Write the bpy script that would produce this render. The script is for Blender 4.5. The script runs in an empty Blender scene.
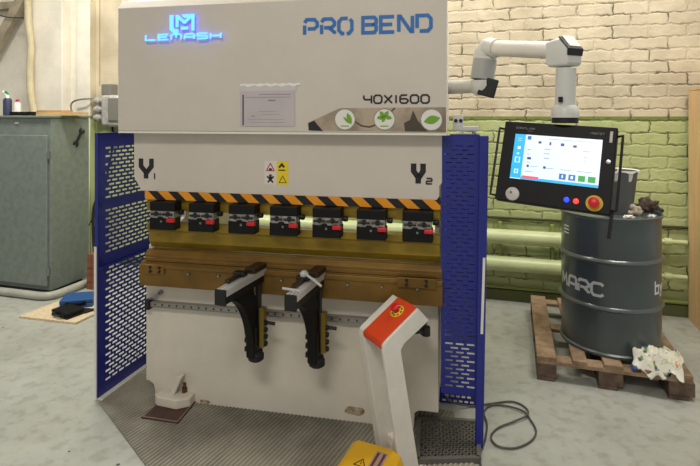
import bpy, bmesh, math, random
from mathutils import Vector, Matrix, noise
random.seed(7)
PI = math.pi
C = bpy.context.scene.collection
FOC, CX, HY, CH = 512.0, 350.0, 115.0, 1.6      # focal length in px, centre column, horizon row, camera height

# ------------------------------------------------------------------ helpers
def lin(c):
    return tuple(((v/255)/12.92 if v/255 <= .04045 else ((v/255+.055)/1.055)**2.4) for v in c) + (1,)

def floor(px, py, z=0.0):
    d = (CH-z)*FOC/(py-HY)
    return Vector(((px-CX)/FOC*d, d, z))

def pt(px, py, d):
    return Vector(((px-CX)/FOC*d, d, CH-(py-HY)/FOC*d))

class Frame:                                       # upright frame: local x = u, local y = v (depth), z up
    def __init__(s, ox, oy, ang):
        s.o = Vector((ox, oy)); s.u = Vector((math.cos(ang), math.sin(ang))); s.v = Vector((-math.sin(ang), math.cos(ang))); s.ang = ang
    def at(s, px, py, v):                          # point on the plane v = const seen at that pixel -> (u, z)
        r = Vector(((px-CX)/FOC, 1.0)); t = (v + s.v.dot(s.o))/s.v.dot(r)
        return (r*t - s.o).dot(s.u), CH-(py-HY)/FOC*t
    def loc(s, p):
        q = Vector((p[0], p[1])) - s.o
        return Vector((q.dot(s.u), q.dot(s.v), p[2]))
    def world(s, u, v, z=0):
        q = s.o + s.u*u + s.v*v
        return Vector((q.x, q.y, z))

MATS = {}
def mat(name, rgb, rough=.5, metal=0., var=0., vscale=6., bump=0., bscale=60., rgb2=None, emit=0., coat=0., spec=None, stretch=None, alpha=None):
    if name in MATS: return MATS[name]
    m = bpy.data.materials.new(name); m.use_nodes = True
    nt = m.node_tree; N = nt.nodes; L = nt.links; b = N['Principled BSDF']
    b.inputs['Base Color'].default_value = lin(rgb); b.inputs['Roughness'].default_value = rough
    b.inputs['Metallic'].default_value = metal
    if coat: b.inputs['Coat Weight'].default_value = coat
    if spec is not None: b.inputs['Specular IOR Level'].default_value = spec
    if alpha is not None: b.inputs['Alpha'].default_value = alpha
    tc = None
    def vec(sc):
        nonlocal tc
        if tc is None: tc = N.new('ShaderNodeTexCoord')
        mp = N.new('ShaderNodeMapping'); L.new(tc.outputs['Object'], mp.inputs['Vector'])
        mp.inputs['Scale'].default_value = stretch if stretch else (1, 1, 1)
        n = N.new('ShaderNodeTexNoise'); n.inputs['Scale'].default_value = sc; n.inputs['Detail'].default_value = 6
        n.inputs['Roughness'].default_value = .62
        L.new(mp.outputs['Vector'], n.inputs['Vector']); return n
    if var or rgb2:
        n = vec(vscale); r = N.new('ShaderNodeValToRGB')
        c2 = rgb2 if rgb2 else tuple(v*(1-var) for v in rgb)
        r.color_ramp.elements[0].color = lin(c2); r.color_ramp.elements[0].position = .34
        r.color_ramp.elements[1].color = lin(rgb); r.color_ramp.elements[1].position = .62
        L.new(n.outputs['Fac'], r.inputs['Fac']); L.new(r.outputs['Color'], b.inputs['Base Color'])
    if bump:
        n = vec(bscale); bp = N.new('ShaderNodeBump'); bp.inputs['Strength'].default_value = bump; bp.inputs['Distance'].default_value = .01
        L.new(n.outputs['Fac'], bp.inputs['Height']); L.new(bp.outputs['Normal'], b.inputs['Normal'])
    if emit:
        b.inputs['Emission Color'].default_value = lin(rgb); b.inputs['Emission Strength'].default_value = emit
    MATS[name] = m
    return m

class MB:
    def __init__(s): s.v = []; s.f = []; s.m = []
    def add(s, vs, fs, mi=0):
        k = len(s.v); s.v += [tuple(p) for p in vs]
        for f in fs: s.f.append([i+k for i in f]); s.m.append(mi)
        return s
    def box(s, x0, x1, y0, y1, z0, z1, mi=0, M=None):
        vs = [Vector((x, y, z)) for z in (z0, z1) for y in (y0, y1) for x in (x0, x1)]
        if M is not None: vs = [M @ p for p in vs]
        return s.add(vs, [(0, 2, 3, 1), (4, 5, 7, 6), (0, 1, 5, 4), (2, 6, 7, 3), (0, 4, 6, 2), (1, 3, 7, 5)], mi)
    def prism(s, poly, f, a, b, mi=0):             # f(p, q, t) -> 3D ; poly in (p, q), extruded t from a to b
        n = len(poly)
        vs = [f(p, q, a) for p, q in poly] + [f(p, q, b) for p, q in poly]
        return s.add(vs, [list(range(n)), list(range(2*n-1, n-1, -1))] + [(i, n+i, n+(i+1) % n, (i+1) % n) for i in range(n)], mi)
    def loft(s, rings, mi=0, cap=True):
        n = len(rings[0]); vs = [p for r in rings for p in r]; fs = []
        for k in range(len(rings)-1):
            for i in range(n):
                a = k*n+i; b = k*n+(i+1) % n; fs.append((a, b, b+n, a+n))
        if cap: fs += [list(range(n))[::-1], list(range((len(rings)-1)*n, len(rings)*n))]
        return s.add(vs, fs, mi)
    def tube(s, path, r, n=10, mi=0, cap=True, sq=None):
        path = [Vector(p) for p in path]; rings = []
        up = None
        for i, p in enumerate(path):
            d = (path[min(i+1, len(path)-1)] - path[max(i-1, 0)]).normalized()
            if up is None:
                up = Vector((0, 0, 1)) if abs(d.z) < .9 else Vector((1, 0, 0))
            x = d.cross(up)
            if x.length < 1e-4: x = d.orthogonal()
            x.normalize(); y = x.cross(d).normalized(); up = y
            rr = r[i] if isinstance(r, (list, tuple)) else r
            rings.append([p + (x*math.cos(2*PI*k/n) + y*math.sin(2*PI*k/n))*rr for k in range(n)])
        return s.loft(rings, mi, cap)
    def lathe(s, prof, c=(0, 0, 0), axis='z', n=24, mi=0, M=None):
        rings = []
        for r, h in prof:
            ring = []
            for k in range(n):
                a = 2*PI*k/n; x, y = r*math.cos(a), r*math.sin(a)
                p = Vector((x, y, h)) if axis == 'z' else Vector((x, h, y)) if axis == 'y' else Vector((h, x, y))
                p = p + Vector(c)
                ring.append(M @ p if M is not None else p)
            rings.append(ring)
        return s.loft(rings, mi)
    def build(s, name, mats, parent=None, loc=None, rz=None, bevel=0, smooth=False, seg=2):
        me = bpy.data.meshes.new(name); me.from_pydata(s.v, [], s.f)
        if not isinstance(mats, (list, tuple)): mats = [mats]
        for m in mats: me.materials.append(m)
        for p, mi in zip(me.polygons, s.m): p.material_index = mi
        bm = bmesh.new(); bm.from_mesh(me); bmesh.ops.recalc_face_normals(bm, faces=bm.faces)
        if smooth:
            for f in bm.faces: f.smooth = True
            for e in bm.edges:
                if len(e.link_faces) == 2 and e.calc_face_angle(0) > .7: e.smooth = False
        bm.to_mesh(me); bm.free()
        o = bpy.data.objects.new(name, me); C.objects.link(o)
        if parent: o.parent = parent
        if loc is not None: o.location = loc
        if rz is not None: o.rotation_euler = (0, 0, rz)
        if bevel:
            md = o.modifiers.new('bevel', 'BEVEL'); md.width = bevel; md.segments = seg; md.limit_method = 'ANGLE'; md.angle_limit = .6
            for p in me.polygons: p.use_smooth = smooth
        return o

def smooth_path(pts, k=8):
    pts = [Vector(p) for p in pts]; P = [pts[0]*2-pts[1]] + pts + [pts[-1]*2-pts[-2]]; out = []
    for i in range(1, len(P)-2):
        a, b, c, d = P[i-1:i+3]
        for j in range(k):
            t = j/k
            out.append(.5*((2*b) + (c-a)*t + (2*a-5*b+4*c-d)*t*t + (3*b-a-3*c+d)*t**3))
    out.append(pts[-1]); return out

def tag(o, label=None, cat=None, group=None, kind=None):
    if label: o['label'] = label
    if cat: o['category'] = cat
    if group: o['group'] = group
    if kind: o['kind'] = kind
    return o
def thing(name, label, cat, loc=(0, 0, 0), rz=0, group=None):
    o = bpy.data.objects.new(name, None); C.objects.link(o); o.location = loc; o.rotation_euler = (0, 0, rz)
    o.empty_display_size = .1
    return tag(o, label, cat, group)
def struct(o): o['kind'] = 'structure'; return o

# ---- stroke lettering: each glyph is a set of polylines in a unit box
c_ = .22
OCT = [(c_, 0), (1-c_, 0), (1, c_), (1, 1-c_), (1-c_, 1), (c_, 1), (0, 1-c_), (0, c_), (c_, 0)]
G = {
 'O': [[(.42, 0), (c_, 0), (0, c_), (0, 1-c_), (c_, 1), (1-c_-.1, 1)], [(1-c_+.06, .94), (1, 1-c_), (1, c_), (1-c_, 0), (.6, 0)]], '0': [OCT], 'I': [[(.5, 0), (.5, 1)]], '1': [[(.5, 0), (.5, 1)]],
 'P': [[(0, 0), (0, .62)], [(.0, .8), (.16, 1), (1-c_, 1), (1, 1-c_), (1, .55), (1-c_, .38), (.25, .38)]],
 'R': [[(0, 0), (0, .62)], [(.0, .8), (.16, 1), (1-c_, 1), (1, 1-c_), (1, .6), (1-c_, .42), (.2, .42)], [(.62, .38), (1, .1), (1, 0)]],
 'B': [[(0, 0), (0, 1), (.85, 1), (1, .86), (1, .64), (.86, .52), (1, .4), (1, .15), (.85, 0), (0, 0)], [(.15, .52), (.86, .52)]],
 'E': [[(1, 1), (0, 1), (0, 0), (1, 0)], [(0, .5), (.85, .5)]],
 'N': [[(0, 0), (0, 1), (.12, 1), (.88, 0), (1, 0), (1, 1)]],
 'D': [[(.0, .2), (0, 1), (1-c_, 1), (1, 1-c_), (1, c_), (1-c_, 0), (.18, 0)]],
 '4': [[(0, 1), (0, .62), (.15, .46), (1, .46)], [(1, 1), (1, 0)]],
 'X': [[(0, 0), (1, 1)], [(0, 1), (1, 0)]],
 '6': [[(.9, 1), (c_, 1), (0, 1-c_), (0, c_), (c_, 0), (1-c_, 0), (1, c_), (1, .38), (1-c_, .54), (0, .54)]],
 '2': [[(0, 1), (.85, 1), (1, .86), (1, .62), (.88, .5), (.12, .5), (0, .38), (0, 0), (1, 0)]],
 'L': [[(0, 1), (0, 0), (1, 0)]], 'M': [[(0, 0), (.12, 1), (.5, .35), (.88, 1), (1, 0)]],
 'A': [[(0, 0), (.12, .85), (.25, 1), (.88, 1), (1, .85), (1, 0)], [(.1, .38), (1, .38)]],
 'S': [[(1, 1), (.12, 1), (0, .85), (0, .62), (.12, .5), (.88, .5), (1, .38), (1, .12), (.88, 0), (0, 0)]],
 'H': [[(0, 0), (0, 1)], [(1, 0), (1, 1)], [(0, .5), (1, .5)]],
 'C': [[(1, .85), (.8, 1), (.2, 1), (0, .8), (0, .2), (.2, 0), (.8, 0), (1, .15)]],
 'm': [[(0, 0), (0, .8), (.15, 1), (.85, 1), (1, .8), (1, 0)], [(.5, 1), (.5, .3)]],
 'T': [[(0, 1), (1, 1)], [(.5, 1), (.5, 0)]],
 'K': [[(0, 0), (0, 1)], [(1, 1), (.1, .5), (1, 0)]],
 'b': [[(0, 1.25), (0, 0), (.9, 0), (.9, .75), (0, .75)]], 'y': [[(0, .75), (.45, 0)], [(.9, .75), (.3, -.35), (0, -.35)]],
 'Y': [[(0, 1), (0, .62), (.47, .3), (.47, 0)], [(.97, 1), (.97, .62), (.53, .3)]],
 'a': [[(0, 0), (.45, 1), (1, 0)], [(.2, .33), (.8, .33)]],
 '/': [[(0, 0), (1, 1)]], 'e': [[(.1, 1), (1, 1)], [(.1, .5), (1, .5)], [(.1, 0), (1, 0)]],
}
def stroke(mb, line, th, f, t0, t1, mi=0, sub=1):
    pts = [Vector(p) for p in line]
    closed = (pts[0]-pts[-1]).length < 1e-6
    if closed: pts = pts[:-1]
    n = len(pts); L_ = []; R_ = []
    for i, p in enumerate(pts):
        a = pts[i-1] if (i > 0 or closed) else None
        b = pts[(i+1) % n] if (i < n-1 or closed) else None
        d1 = (p-a).normalized() if a is not None else (b-p).normalized()
        d2 = (b-p).normalized() if b is not None else d1
        n1 = Vector((-d1.y, d1.x)); n2 = Vector((-d2.y, d2.x)); m = n1+n2
        m = n1 if m.length < 1e-3 else m.normalized()
        k = th/2/max(.62, m.dot(n1))
        L_.append(p+m*k); R_.append(p-m*k)
    for i in range(n if closed else n-1):
        j = (i+1) % n
        for q in range(sub):
            a, b = q/sub, (q+1)/sub
            mb.prism([tuple(L_[i].lerp(L_[j], a)), tuple(L_[i].lerp(L_[j], b)), tuple(R_[i].lerp(R_[j], b)), tuple(R_[i].lerp(R_[j], a))], f, t0, t1, mi)
def letters(mb, txt, x0, z0, w, h, gap, th, f, t0, t1, mi=0, sub=1, space=None):
    x = x0
    for ch in txt:
        if ch == ' ': x += space if space else w; continue
        ww = w*.35 if ch in '1I' else w
        for ln in G[ch]:
            if ch in '1I': ln = [(.5, 0), (.5, 1)]
            stroke(mb, [(x+p*ww, z0+q*h) for p, q in ln], th, f, t0, t1, mi, sub)
        x += ww+gap
    return x

# ------------------------------------------------------------------ materials
paint = mat('machine_paint', (205, 196, 184), .42, var=.03, vscale=3, bump=.05, bscale=300, coat=.1)
white_lit_paint = mat('white_and_lit_side_paint', (226, 221, 210), .45)  # for white parts, and for the cover side as painted-in brighter light
basep = mat('base_paint', (216, 208, 192), .5, var=.06, vscale=2.5)
black = mat('black_metal', (12, 12, 12), .5)
blackp = mat('black_plastic', (13, 13, 14), .55, spec=.25)
dark = mat('dark_steel', (62, 60, 58), .4, .6)
brass = mat('oiled_brass', (158, 132, 42), .36, .4, rgb2=(126, 102, 30), vscale=5, stretch=(1, 2, 2))
brass2 = mat('bronzed_steel', (126, 94, 34), .42, .35, rgb2=(100, 72, 26), vscale=4, stretch=(1, 1.6, 1.6))
alu = mat('aluminium', (205, 205, 203), .35, .35)
steel = mat('brushed_steel', (150, 150, 150), .3, .9)
blue = mat('blue_powder_coat', (22, 34, 128), .42, coat=.2)
white = mat('white_plastic', (225, 225, 222), .4)
armw = mat('arm_grey_white', (206, 206, 200), .38)
red = mat('red_plastic', (205, 24, 36), .35)
orange = mat('orange_red_paint', (218, 72, 34), .4)
yellow = mat('yellow_paint', (232, 178, 20), .42)
rubber = mat('black_rubber', (22, 22, 22), .75)
paper = mat('paper', (226, 222, 226), .7)

# ================================================================== SETTING
WA = math.radians(-15.9)
wf = Frame(1.385, 4.44, WA)

def floor_material():
    m = bpy.data.materials.new('painted_concrete'); m.use_nodes = True; nt = m.node_tree; N = nt.nodes; L = nt.links; b = N['Principled BSDF']
    tc = N.new('ShaderNodeTexCoord')
    n1 = N.new('ShaderNodeTexNoise'); n1.inputs['Scale'].default_value = 1.6; n1.inputs['Detail'].default_value = 8; n1.inputs['Roughness'].default_value = .7
    n2 = N.new('ShaderNodeTexNoise'); n2.inputs['Scale'].default_value = 14; n2.inputs['Detail'].default_value = 6
    r1 = N.new('ShaderNodeValToRGB'); r1.color_ramp.elements[0].position = .3; r1.color_ramp.elements[0].color = lin((150, 152, 142)); r1.color_ramp.elements[1].position = .7; r1.color_ramp.elements[1].color = lin((178, 180, 172))
    r2 = N.new('ShaderNodeValToRGB'); r2.color_ramp.elements[0].position = .36; r2.color_ramp.elements[0].color = (.72, .7, .66, 1); r2.color_ramp.elements[1].position = .5; r2.color_ramp.elements[1].color = (1, 1, 1, 1)
    mx = N.new('ShaderNodeMixRGB'); mx.blend_type = 'MULTIPLY'; mx.inputs[0].default_value = .6
    for n in (n1, n2): L.new(tc.outputs['Object'], n.inputs['Vector'])
    L.new(n1.outputs['Fac'], r1.inputs['Fac']); L.new(n2.outputs['Fac'], r2.inputs['Fac'])
    L.new(r1.outputs['Color'], mx.inputs[1]); L.new(r2.outputs['Color'], mx.inputs[2]); L.new(mx.outputs[0], b.inputs['Base Color'])
    # dark specks
    v = N.new('ShaderNodeTexVoronoi'); v.inputs['Scale'].default_value = 3.2; L.new(tc.outputs['Object'], v.inputs['Vector'])
    lt = N.new('ShaderNodeMath'); lt.operation = 'LESS_THAN'; lt.inputs[1].default_value = .028; L.new(v.outputs['Distance'], lt.inputs[0])
    m2 = N.new('ShaderNodeMixRGB'); m2.inputs[2].default_value = lin((70, 66, 60)); L.new(lt.outputs[0], m2.inputs[0]); L.new(mx.outputs[0], m2.inputs[1]); L.new(m2.outputs[0], b.inputs['Base Color'])
    b.inputs['Roughness'].default_value = .42
    bp = N.new('ShaderNodeBump'); bp.inputs['Strength'].default_value = .15; bp.inputs['Distance'].default_value = .01; L.new(n2.outputs['Fac'], bp.inputs['Height']); L.new(bp.outputs['Normal'], b.inputs['Normal'])
    return m
struct(MB().box(-9, 5, -4, 8, -.1, 0).build('floor', floor_material()))

def wall_material(plain=False):
    m = bpy.data.materials.new('painted_plaster' if plain else 'painted_brick'); m.use_nodes = True; nt = m.node_tree; N = nt.nodes; L = nt.links; b = N['Principled BSDF']
    tc = N.new('ShaderNodeTexCoord'); sp = N.new('ShaderNodeSeparateXYZ'); L.new(tc.outputs['Object'], sp.inputs[0])
    cb = N.new('ShaderNodeCombineXYZ'); L.new(sp.outputs['X'], cb.inputs['X']); L.new(sp.outputs['Z'], cb.inputs['Y'])
    nz = N.new('ShaderNodeTexNoise'); nz.inputs['Scale'].default_value = 20; nz.inputs['Detail'].default_value = 7; L.new(cb.outputs[0], nz.inputs['Vector'])
    nc = N.new('ShaderNodeVectorMath'); nc.operation = 'SUBTRACT'; nc.inputs[1].default_value = (.5, .5, .5); L.new(nz.outputs['Color'], nc.inputs[0])
    ns = N.new('ShaderNodeVectorMath'); ns.operation = 'SCALE'; ns.inputs['Scale'].default_value = .042; L.new(nc.outputs[0], ns.inputs[0])
    ad = N.new('ShaderNodeVectorMath'); ad.operation = 'ADD'; L.new(cb.outputs[0], ad.inputs[0]); L.new(ns.outputs[0], ad.inputs[1])
    def brick(mort, sm):
        k = N.new('ShaderNodeTexBrick'); k.inputs['Scale'].default_value = 1; k.inputs['Brick Width'].default_value = .27; k.inputs['Row Height'].default_value = .097
        k.inputs['Mortar Size'].default_value = mort; k.inputs['Mortar Smooth'].default_value = sm
        k.inputs['Color1'].default_value = (0, 0, 0, 1); k.inputs['Color2'].default_value = (0, 0, 0, 1); k.inputs['Mortar'].default_value = (1, 1, 1, 1)
        L.new(ad.outputs[0], k.inputs['Vector']); return k
    wide = brick(.012, .6); thin = brick(.006, .4)
    n2 = N.new('ShaderNodeTexNoise'); n2.inputs['Scale'].default_value = 5.5; n2.inputs['Detail'].default_value = 5; L.new(tc.outputs['Object'], n2.inputs['Vector'])
    rr = N.new('ShaderNodeValToRGB'); rr.color_ramp.elements[0].position = .44; rr.color_ramp.elements[1].position = .56; L.new(n2.outputs['Fac'], rr.inputs['Fac'])
    cr = N.new('ShaderNodeMath'); cr.operation = 'MULTIPLY'; L.new(thin.outputs['Fac'], cr.inputs[0]); L.new(rr.outputs['Color'], cr.inputs[1])
    gp = N.new('ShaderNodeMath'); gp.operation = 'LESS_THAN'; gp.inputs[1].default_value = 1.585; L.new(sp.outputs['Z'], gp.inputs[0])
    n3 = N.new('ShaderNodeTexNoise'); n3.inputs['Scale'].default_value = 2.5; n3.inputs['Detail'].default_value = 8; L.new(tc.outputs['Object'], n3.inputs['Vector'])
    def ramp(a, c):
        r = N.new('ShaderNodeValToRGB'); r.color_ramp.elements[0].position = .35; r.color_ramp.elements[0].color = lin(a); r.color_ramp.elements[1].position = .65; r.color_ramp.elements[1].color = lin(c); L.new(n3.outputs['Fac'], r.inputs['Fac']); return r
    up = ramp((178, 166, 140), (208, 196, 170)); lo = ramp((162, 172, 116), (182, 190, 136))
    m1 = N.new('ShaderNodeMixRGB'); L.new(gp.outputs[0], m1.inputs[0]); L.new(up.outputs[0], m1.inputs[1]); L.new(lo.outputs[0], m1.inputs[2])
    # a darker green painted line closes the dado
    l1 = N.new('ShaderNodeMath'); l1.operation = 'COMPARE'; l1.inputs[1].default_value = 1.572; l1.inputs[2].default_value = .016; L.new(sp.outputs['Z'], l1.inputs[0])
    m3 = N.new('ShaderNodeMixRGB'); m3.inputs[2].default_value = lin((112, 128, 58)); L.new(l1.outputs[0], m3.inputs[0]); L.new(m1.outputs[0], m3.inputs[1])
    m2 = N.new('ShaderNodeMixRGB'); m2.inputs[2].default_value = lin((80, 68, 46)); 
    mk = N.new('ShaderNodeMath'); mk.operation = 'MULTIPLY'; mk.inputs[1].default_value = 0 if plain else .9; L.new(cr.outputs[0], mk.inputs[0])
    L.new(mk.outputs[0], m2.inputs[0]); L.new(m3.outputs[0], m2.inputs[1]); L.new(m2.outputs[0], b.inputs['Base Color'])
    b.inputs['Roughness'].default_value = .55
    hs = N.new('ShaderNodeMath'); hs.operation = 'SUBTRACT'; L.new(nz.outputs['Fac'], hs.inputs[0]); L.new(wide.outputs['Fac'], hs.inputs[1])
    bp = N.new('ShaderNodeBump'); bp.inputs['Strength'].default_value = .08 if plain else .5; bp.inputs['Distance'].default_value = .012; L.new(hs.outputs[0], bp.inputs['Height']); L.new(bp.outputs['Normal'], b.inputs['Normal'])
    return m
wm = wall_material(); wpl = wall_material(True)
struct(MB().box(-4.42, 3.2, 0, .25, 0, 4.2).build('wall_back', wm, loc=(wf.o.x, wf.o.y, 0), rz=WA))
plaster = mat('white_plaster', (236, 230, 214), .7, var=.07, vscale=3, bump=.35, bscale=14)
struct(MB().box(-9.5, -4.42, 0, .25, 0, 4.2).build('wall_left', plaster, loc=(wf.o.x, wf.o.y, 0), rz=WA))
struct(MB().box(-9.5, 3.2, -6.5, .25, 4.2, 4.3).build('ceiling', mat('ceiling_paint', (215, 212, 204), .8), loc=(wf.o.x, wf.o.y, 0), rz=WA))
# plastered pier with a step down its face
pv = -.13
uA, uB, uC, uD = (wf.at(x, 50, pv)[0] for x in (31, 62, 75, 88.5))
struct(MB().box(uD, uD+.012, pv+.02, 0, 0, 4.2).box(uD+.012, wf.at(128, 50, -.03)[0]+.6, -.03, 0, 0, 4.2).build('trim_2', wpl, loc=(wf.o.x, wf.o.y, 0), rz=WA))
pm = MB().box(uA, uB, pv, 0, 0, 4.2).box(uB, uC, pv+.115, 0, 0, 4.2).box(uC, uD, pv+.02, 0, 0, 4.2)
struct(pm.build('trim_1', plaster, loc=(wf.o.x, wf.o.y, 0), rz=WA, bevel=.02))

def wpart(mb, name, m, label, cat, bevel=0, smooth=False, group=None):
    o = mb.build(name, m, loc=(wf.o.x, wf.o.y, 0), rz=WA, bevel=bevel, smooth=smooth)
    return tag(o, label, cat, group)
# beam and diagonal brace against the left wall
timber = mat('dusty_timber', (172, 160, 136), .8, var=.15, vscale=8)
(a0, z0), (a1, z1) = wf.at(-30, 8, -.1), wf.at(28, 4.5, -.1)
wpart(MB().box(a0, a1, -.1, 0, z1-.03, z1+.05), 'wall_beam', timber, 'grey brown horizontal beam high on the left wall behind the cream pipe', 'beam')
(a0, z0), (a1, z1) = wf.at(-14, 62, -.16), wf.at(23, -6, -.16)
d = Vector((a1-a0, 0, z1-z0)); n = Vector((-d.z, 0, d.x)).normalized()*.055
mb = MB(); mb.prism([(a0-n.x, z0-n.z), (a0+n.x, z0+n.z), (a1+n.x, z1+n.z), (a1-n.x, z1-n.z)], lambda p, q, t: (p, t, q), -.17, -.1)
wpart(mb, 'diagonal_brace', timber, 'grey brown diagonal brace leaning under the beam on the left wall', 'brace')
# cream pipe
pp = [wf.at(x, y, -.2) for x, y in ((27, -30), (28, 0), (28.5, 22), (31, 45), (30, 70), (31, 95), (34, 113))]
wpart(MB().tube(smooth_path([(u, -.2, z) for u, z in pp]), .038, 12), 'bent_pipe', mat('cream_paint', (206, 192, 156), .5, var=.1), 'cream painted crooked vertical pipe at the left edge of the white pier', 'pipe', smooth=True)
pp = [wf.at(x, y, -.2) for x, y in ((-20, 10), (0, 15.5), (10, 17.5), (25, 18))]
wpart(MB().tube(smooth_path([(u, -.2, z) for u, z in pp]), .0055, 8), 'wall_cable', rubber, 'thin dark cable sagging across the upper left wall', 'cable', smooth=True)
# conduit down to the junction box
(a0, z0), (a1, z1) = wf.at(100.5, -20, -.02), wf.at(100.5, 86, -.02)
wpart(MB().tube([(a0, -.02, z0+.5), (a0, -.02, z1)], .012, 8), 'conduit', mat('brown_conduit', (120, 100, 70), .6), 'thin brown vertical conduit on the cream wall above the junction box', 'conduit')

# junction box
jb = thing('junction_box', 'grey white cast electrical junction box with conduits on wall beside cabinet', 'electrical box', (wf.o.x, wf.o.y, 0), WA)
grey = mat('cast_grey', (190, 188, 180), .45, .2, var=.2, vscale=20); dgrey = mat('dark_grey_side', (116, 114, 106), .5)
def wr(x0, y0, x1, y1, v):
    (a, b), (c, d_) = wf.at(x0, y0, v), wf.at(x1, y1, v); return a, c, d_, b
x0, x1, z0, z1 = wr(100, 95, 119, 127, -.2)
MB().box(x0, x1, -.2, 0, z0, z1).build('body', grey, jb, bevel=.03, smooth=True)
x0, x1, z0, z1 = wr(108, 98, 119, 121, -.215)
MB().box(x0, x1, -.22, -.2, z0, z1).build('cover', dgrey, jb, bevel=.008)
for k, (ya, yb) in enumerate(((97, 104), (106, 113), (115, 121))):
    x0, x1, z0, z1 = wr(92, ya, 101, yb, -.14); zc = (z0+z1)/2
    MB().lathe([(.03, x0), (.042, x0+.03), (.042, x0+.06), (.028, x0+.07), (.028, x1+.02)], (0, -.1, zc), 'x', 14).build('cable_gland', grey, jb, smooth=True)
x0, x1, z0, z1 = wr(101, 84, 112, 95, -.14)
MB().box(x0, x1-.02, -.14, 0, z0, z1+.0).build('terminal_cap', dgrey, jb, bevel=.01)
pp = [wf.at(x, y, -.16) for x, y in ((94, 98), (86, 99), (76, 101), (72.5, 105), (73, 112))]
MB().tube(smooth_path([(u, -.1 if i == 0 else -.18, z) for i, (u, z) in enumerate(pp)]), .009, 8).build('conduit_pipe', dgrey, jb, smooth=True)
pp = [wf.at(x, y, -.1) for x, y in ((112, 126), (113, 134), (112, 150), (100, 205), (90, 224), (88, 236))]
MB().tube(smooth_path([(u, -.1, z) for u, z in pp]), .012, 8).build('supply_cable', rubber, jb, smooth=True)

# heating pipes along the wall
gp = mat('green_gloss_paint', (196, 206, 156), .35, var=.06, vscale=4)
gpd = mat('green_dull_paint', (128, 140, 74), .6)
hp = thing('heating_pipes', 'two thick pale green horizontal heating pipes along the wall foot', 'radiator', (wf.o.x, wf.o.y, 0), WA)
ue = wf.at(655, 260, -.12)[0]; us = -3.3
for yy in (237, 264):
    z = wf.at(510, yy, -.12)[1]
    MB().tube([(us, -.12, z), (ue-.1, -.12, z), (ue, -.12, z)], [.062, .062, .04], 20).build('pipe', gp, hp, smooth=True)
for px in (500, 552, 648):
    u = wf.at(px, 250, -.05)[0]
    MB().box(u-.012, u+.012, -.10, 0, .3, .68).build('bracket', gpd, hp)
hp2 = thing('branch_pipes', 'pair of thin green pipes with fittings on the wall between drum and plywood cabinet', 'pipe', (wf.o.x, wf.o.y, 0), WA)
for (ya, yb) in ((241, 242.5), (275.5, 278)):
    (a, za), (b_, zb) = wf.at(656, ya, -.07), wf.at(687, yb, -.07)
    MB().tube([(a, -.07, za), (b_, -.07, za)], .02, 12).build('pipe', gp, hp2, smooth=True)
    u = wf.at(667, ya, -.07)[0]
    MB().lathe([(.03, -.02), (.03, .03)], (u, -.07, za), 'x', 12).build('coupling', gp, hp2, smooth=True)
z = wf.at(520, 218, -.02)[1]
wpart(MB().tube([(-2.2, -.02, z), (2.6, -.02, z-.012)], .011, 8), 'wall_conduit', mat('dark_olive', (58, 58, 30), .7), 'thin dark horizontal conduit on the green wall above the heating pipes', 'conduit')
z = wf.at(520, 288, -.02)[1]
wpart(MB().tube([(-2.2, -.03, z), (2.6, -.03, z)], .015, 8), 'floor_level_pipe', gpd, 'dull green thin pipe near the floor under the thick heating pipes', 'pipe', smooth=True)
struct(MB().box(-4.4, 3.2, -.035, 0, 0, .09).build('baseboard_back', mat('baseboard_green', (88, 94, 56), .7), loc=(wf.o.x, wf.o.y, 0), rz=WA))

# plywood cabinet at the right edge
b0 = floor(688.5, 319); pf = Frame(b0.x, b0.y, math.radians(-15.9))
pc = thing('plywood_cabinet', 'tall pale plywood cabinet standing at the right edge of the picture', 'cabinet', (b0.x, b0.y, 0), pf.ang)
ply = mat('plywood', (214, 178, 130), .6, var=.08, vscale=5, stretch=(4, 4, .5))
MB().box(0, .02, -.75, 0, 0, 1.785).build('side_panel', ply, pc)
MB().box(.02, .7, -.73, -.0, .05, 1.77).build('carcass', ply, pc)
MB().box(0.0, .72, -.77, 0.0, 1.79, 1.81).build('top_panel', ply, pc)
MB().box(.025, .7, -.75, -.73, .06, 1.76).build('door', ply, pc)

# ================================================================== GREEN STEEL CABINET
g0 = floor(50, 297); gf = Frame(g0.x, g0.y, WA)
cab = thing('steel_cabinet', 'large grey green painted steel cabinet against the left wall', 'cabinet', (g0.x, g0.y, 0), WA)
cg = mat('hammered_green_paint', (120, 129, 121), .4, rgb2=(106, 117, 110), vscale=18, bump=.08, bscale=90)
cgd = mat('cabinet_dark_gap', (30, 36, 32), .8)
MB().box(-1.25, 0, .012, .45, .05, 1.575).build('body', cg, cab, bevel=.006)
MB().box(-1.27, .015, -.01, .46, 1.575, 1.595).build('top_panel', cg, cab, bevel=.004)
MB().box(-1.2, -.05, .03, .42, 0, .05).build('plinth', cgd, cab)
zt = gf.at(20, 135, -.01)[1]; ue_ = gf.at(46.5, 200, -.01)[0]
MB().box(-.66, ue_, -.012, .012, .09, zt).build('door', cg, cab, bevel=.006)
MB().box(-1.22, -.675, -.012, .012, .09, zt).build('door', cg, cab, bevel=.006)
for yy in (155, 272):
    z = gf.at(49, yy, -.01)[1]
    MB().lathe([(.011, z-.035), (.011, z+.035)], (ue_+.015, -.004, 0), 'z', 10).build('hinge', steel, cab, smooth=True)
z = gf.at(16, 123, 0)[1]; u = gf.at(16, 123, 0)[0]
MB().box(u-.02, u+.02, .004, .014, z-.006, z+.006).build('name_plate', alu, cab)
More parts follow.
